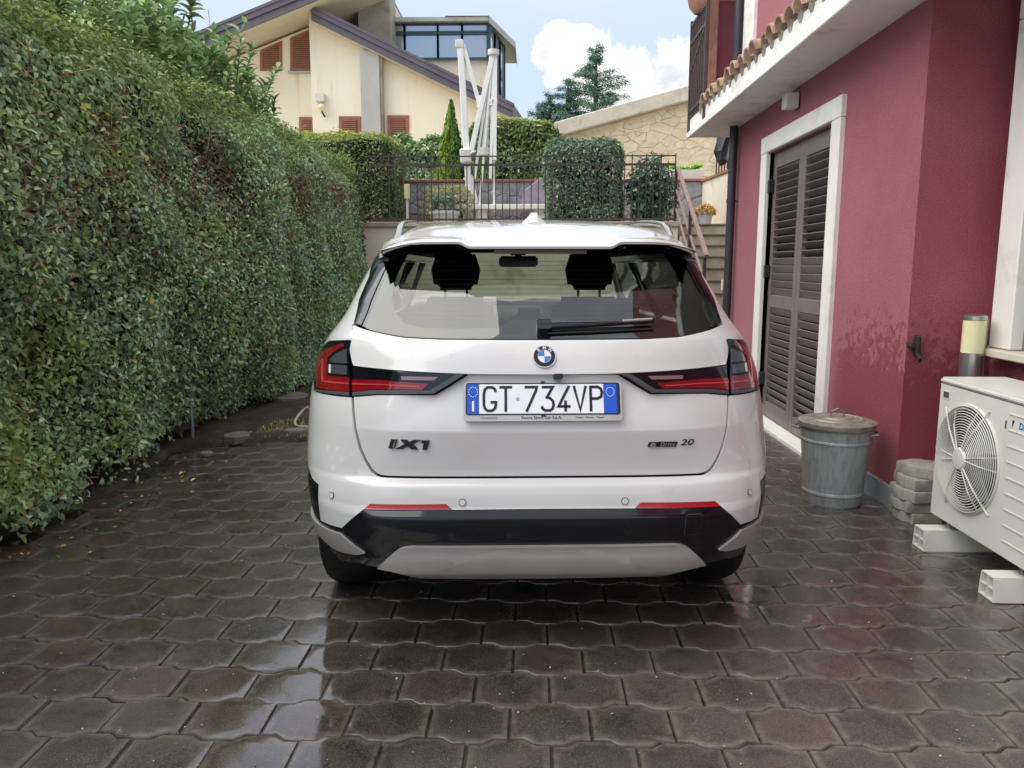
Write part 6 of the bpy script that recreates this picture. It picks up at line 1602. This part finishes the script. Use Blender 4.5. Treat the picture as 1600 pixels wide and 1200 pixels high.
for y, lab in ((3.70, 'cream plastic mounting block under the far end of the outdoor unit'), (3.12, 'cream plastic mounting block under the near part of the outdoor unit')):
    b = empty('mounting_block', (2.1, y, 0), 0, lab, 'block', 'blocks under the outdoor unit')
    m = MB(); x0, x1, y0, y1, z1 = 1.905, 2.40, y - .055, y + .055, .105; w = .006
    m.prism([(y0, 0), (y1, 0), (y1 - .012, z1), (y0 + .012, z1)], lambda a, b_, d: Vector((d, a, b_)), x0 + .03, x1)
    m.build('body', MATS['cream_plastic'], b)
    m = MB(); m.box(x0, x0 + .03, y0, y1, 0, w); m.box(x0, x0 + .03, y0 + .012, y1 - .012, z1 - w, z1)
    m.beam((x0 + .015, y0 + .003, w), (x0 + .015, y0 + .012, z1 - w), .006, .03, (1, 0, 0)); m.beam((x0 + .015, y1 - .003, w), (x0 + .015, y1 - .012, z1 - w), .006, .03, (1, 0, 0))
    m.box(x0 + .001, x0 + .03, y - .003, y + .003, w, z1 - w); m.box(x0 + .001, x0 + .03, y0 + .009, y1 - .009, .05, .055); m.build('open_end', MATS['cream_plastic'], b)
    m = MB(); m.tube([(2.045, y, z1), (2.045, y, z1 + .045)], .006, 8); m.tube([(2.045, y, z1), (2.045, y, z1 + .012)], .011, 6); m.build('bolt', MATS['galvanised'], b)
    MB().box(AX0 + .05, AX1 - .02, y - .03, y + .03, z1 + .001, AZ0 - .001).build('rail', MATS['galvanised'], b)
# zinc dustbin
bx, by = 1.775, 4.47
bn_ = empty('zinc_dustbin', (bx, by, 0), 0, 'small galvanised dustbin with a handled lid against the red wall', 'dustbin')
m = MB(); m.lathe([(.155, .0), (.158, .012), (.165, .06), (.171, .065), (.171, .078), (.168, .083), (.193, .37), (.198, .375), (.198, .385), (.195, .39), (.203, .455), (.208, .46), (.208, .47), (.2, .47)], 44, (bx, by, 0)); m.build('body', MATS['bin_zinc'], bn_, smooth=35)
m = MB(); m.lathe([(.216, .458), (.218, .462), (.216, .486), (.20, .494), (.15, .499), (.145, .505), (.135, .505), (.13, .501), (.09, .506), (.085, .511), (.07, .511), (.05, .512), (.01, .513)], 44, (bx, by, 0)); lid = m.build('lid', MATS['bin_lid_zinc'], bn_, smooth=35)
m = MB(); m.tube([(bx - .04, by, .508), (bx - .035, by, .54), (bx, by, .556), (bx + .035, by, .54), (bx + .04, by, .508)], .0065, 8); m.build('lid_handle', MATS['galvanised'], lid)
for sg in (-1, 1):
    a0 = R(-32) if sg > 0 else R(148); c, s = math.cos(a0), math.sin(a0); tx, ty = -s, c
    pts = [(bx + .195 * c + tx * u, by + .195 * s + ty * u, .43) if abs(u) > .05 else (bx + .232 * c + tx * u, by + .232 * s + ty * u, .435) for u in (-.06, -.045, 0, .045, .06)]
    m = MB(); m.tube(pts, .0065, 8); m.build('side_handle', MATS['galvanised'], bn_)
# loose pavers stacked in the corner
base_me = pm.copy(); base_me.materials.clear(); base_me.materials.append(MATS['loose_concrete'])
bm = bmesh.new(); bm.from_mesh(base_me)
for v in bm.verts:
    if v.co.z < -.02: v.co.z = -.058
bmesh.ops.recalc_face_normals(bm, faces=bm.faces); bm.to_mesh(base_me); bm.free()
words = ['bottom', 'second', 'third', 'fourth', 'top']
for k in range(5):
    o = bpy.data.objects.new('stacked_paver', base_me); COL.objects.link(o)
    o.location = (2.115 + (0, -.012, -.01, .012, .045)[k], 4.165 + (0, .01, -.008, .012, .02)[k], .061 * (k + 1) - .002); o.rotation_euler = (0, 0, R((4, -3, 6, 1, 24)[k] + 90))
    tag(o, ('bottom concrete paver of the small stack in the red corner', 'second paver from the ground in the stack beside the outdoor unit', 'middle paver of the stack of five in the red corner', 'paver just under the top one in the stack beside the outdoor unit', 'topmost loose concrete paver, turned askew on the stack')[k], 'paver', 'stacked loose pavers')
# bollard lamp and pipe behind the unit
bl = empty('bollard_lamp', (2.32, 4.12, 0), 0, 'steel bollard lamp with a cream diffuser behind the outdoor unit', 'lamp')
MB().lathe([(.056, 0), (.056, .925)], 24, (2.32, 4.12, 0)).build('tube', MATS['steel'], bl, smooth=40)
MB().lathe([(.0545, .927), (.0545, 1.10)], 24, (2.32, 4.12, 0)).build('diffuser', MATS['lamp_diffuser'], bl, smooth=40)
MB().lathe([(.058, 1.102), (.058, 1.122), (.05, 1.128)], 24, (2.32, 4.12, 0)).build('cap', MATS['steel'], bl, smooth=40)
m = MB(); m.tube([(2.41, 4.17, 0), (2.41, 4.17, 1.10)], .0135, 12); tag(m.build('upright_pipe', MATS['aluminium_pipe'], smooth=50), 'thin upright metal pipe between the bollard lamp and the window', 'pipe')
# hose and slabs by the bed
m = MB(); pts = [atZ(481, 636, .16), atZ(474, 641, .13), atZ(466, 650, .09), atZ(461, 658, .06), atZ(462, 664, .045), atZ(468, 666.5, .045), atZ(478, 667, .045), atZ(500, 668, .045), atZ(540, 664, .045)]
def spline(P, k=6):
    o = []
    for i in range(len(P) - 1):
        p0, p1, p2, p3 = P[max(0, i - 1)], P[i], P[i + 1], P[min(len(P) - 1, i + 2)]
        for j in range(k):
            t_ = j / k; o.append(.5 * ((2 * p1) + (p2 - p0) * t_ + (2 * p0 - 5 * p1 + 4 * p2 - p3) * t_ ** 2 + (3 * p1 - p0 - 3 * p2 + p3) * t_ ** 3))
    return o + [P[-1]]
m.tube(spline(pts), .012, 8); tag(m.build('garden_hose', MATS['hose_cream'], smooth=60), 'loop of cream garden hose at the left rear of the car', 'hose')
def slab(px, py, w, d, h, rz, lab):
    c_ = atZ(px, py, .03); rdd = random.Random(int(px)); n = 9; o_ = []
    for k in range(n):
        a = 2 * math.pi * k / n + rdd.uniform(-.2, .2); o_.append((c_.x + w * math.cos(a) * rdd.uniform(.8, 1.1), c_.y + d * math.sin(a) * rdd.uniform(.8, 1.1)))
    m_ = MB(); m_.prism(o_, lambda a, b, dd: Vector((a, b, dd)), .0, h); tag(m_.build('stone_slab', MATS['slab_stone'], bevel=.006), lab, 'stone', 'loose slabs on the soil')
slab(370, 684, .11, .12, .06, 0, 'broken flat slab at the edge of the paving near the hedge')
slab(452, 621, .20, .24, .055, 0, 'flat pale slab on the soil close to the hedge, left of the tail lamp')
slab(468, 674, .14, .08, .05, 0, 'flat slab lying under the garden hose')
slab(322, 706, .05, .05, .03, 0, 'small broken stone beside the nearest slab')
m = MB(); p = atZ(302, 690, 0); m.tube([(p.x, p.y, 0), (p.x + .01, p.y, .62)], .014, 8); tag(m.build('support_stake', MATS['galvanised']), 'thin grey stake standing at the foot of the hedge', 'stake')
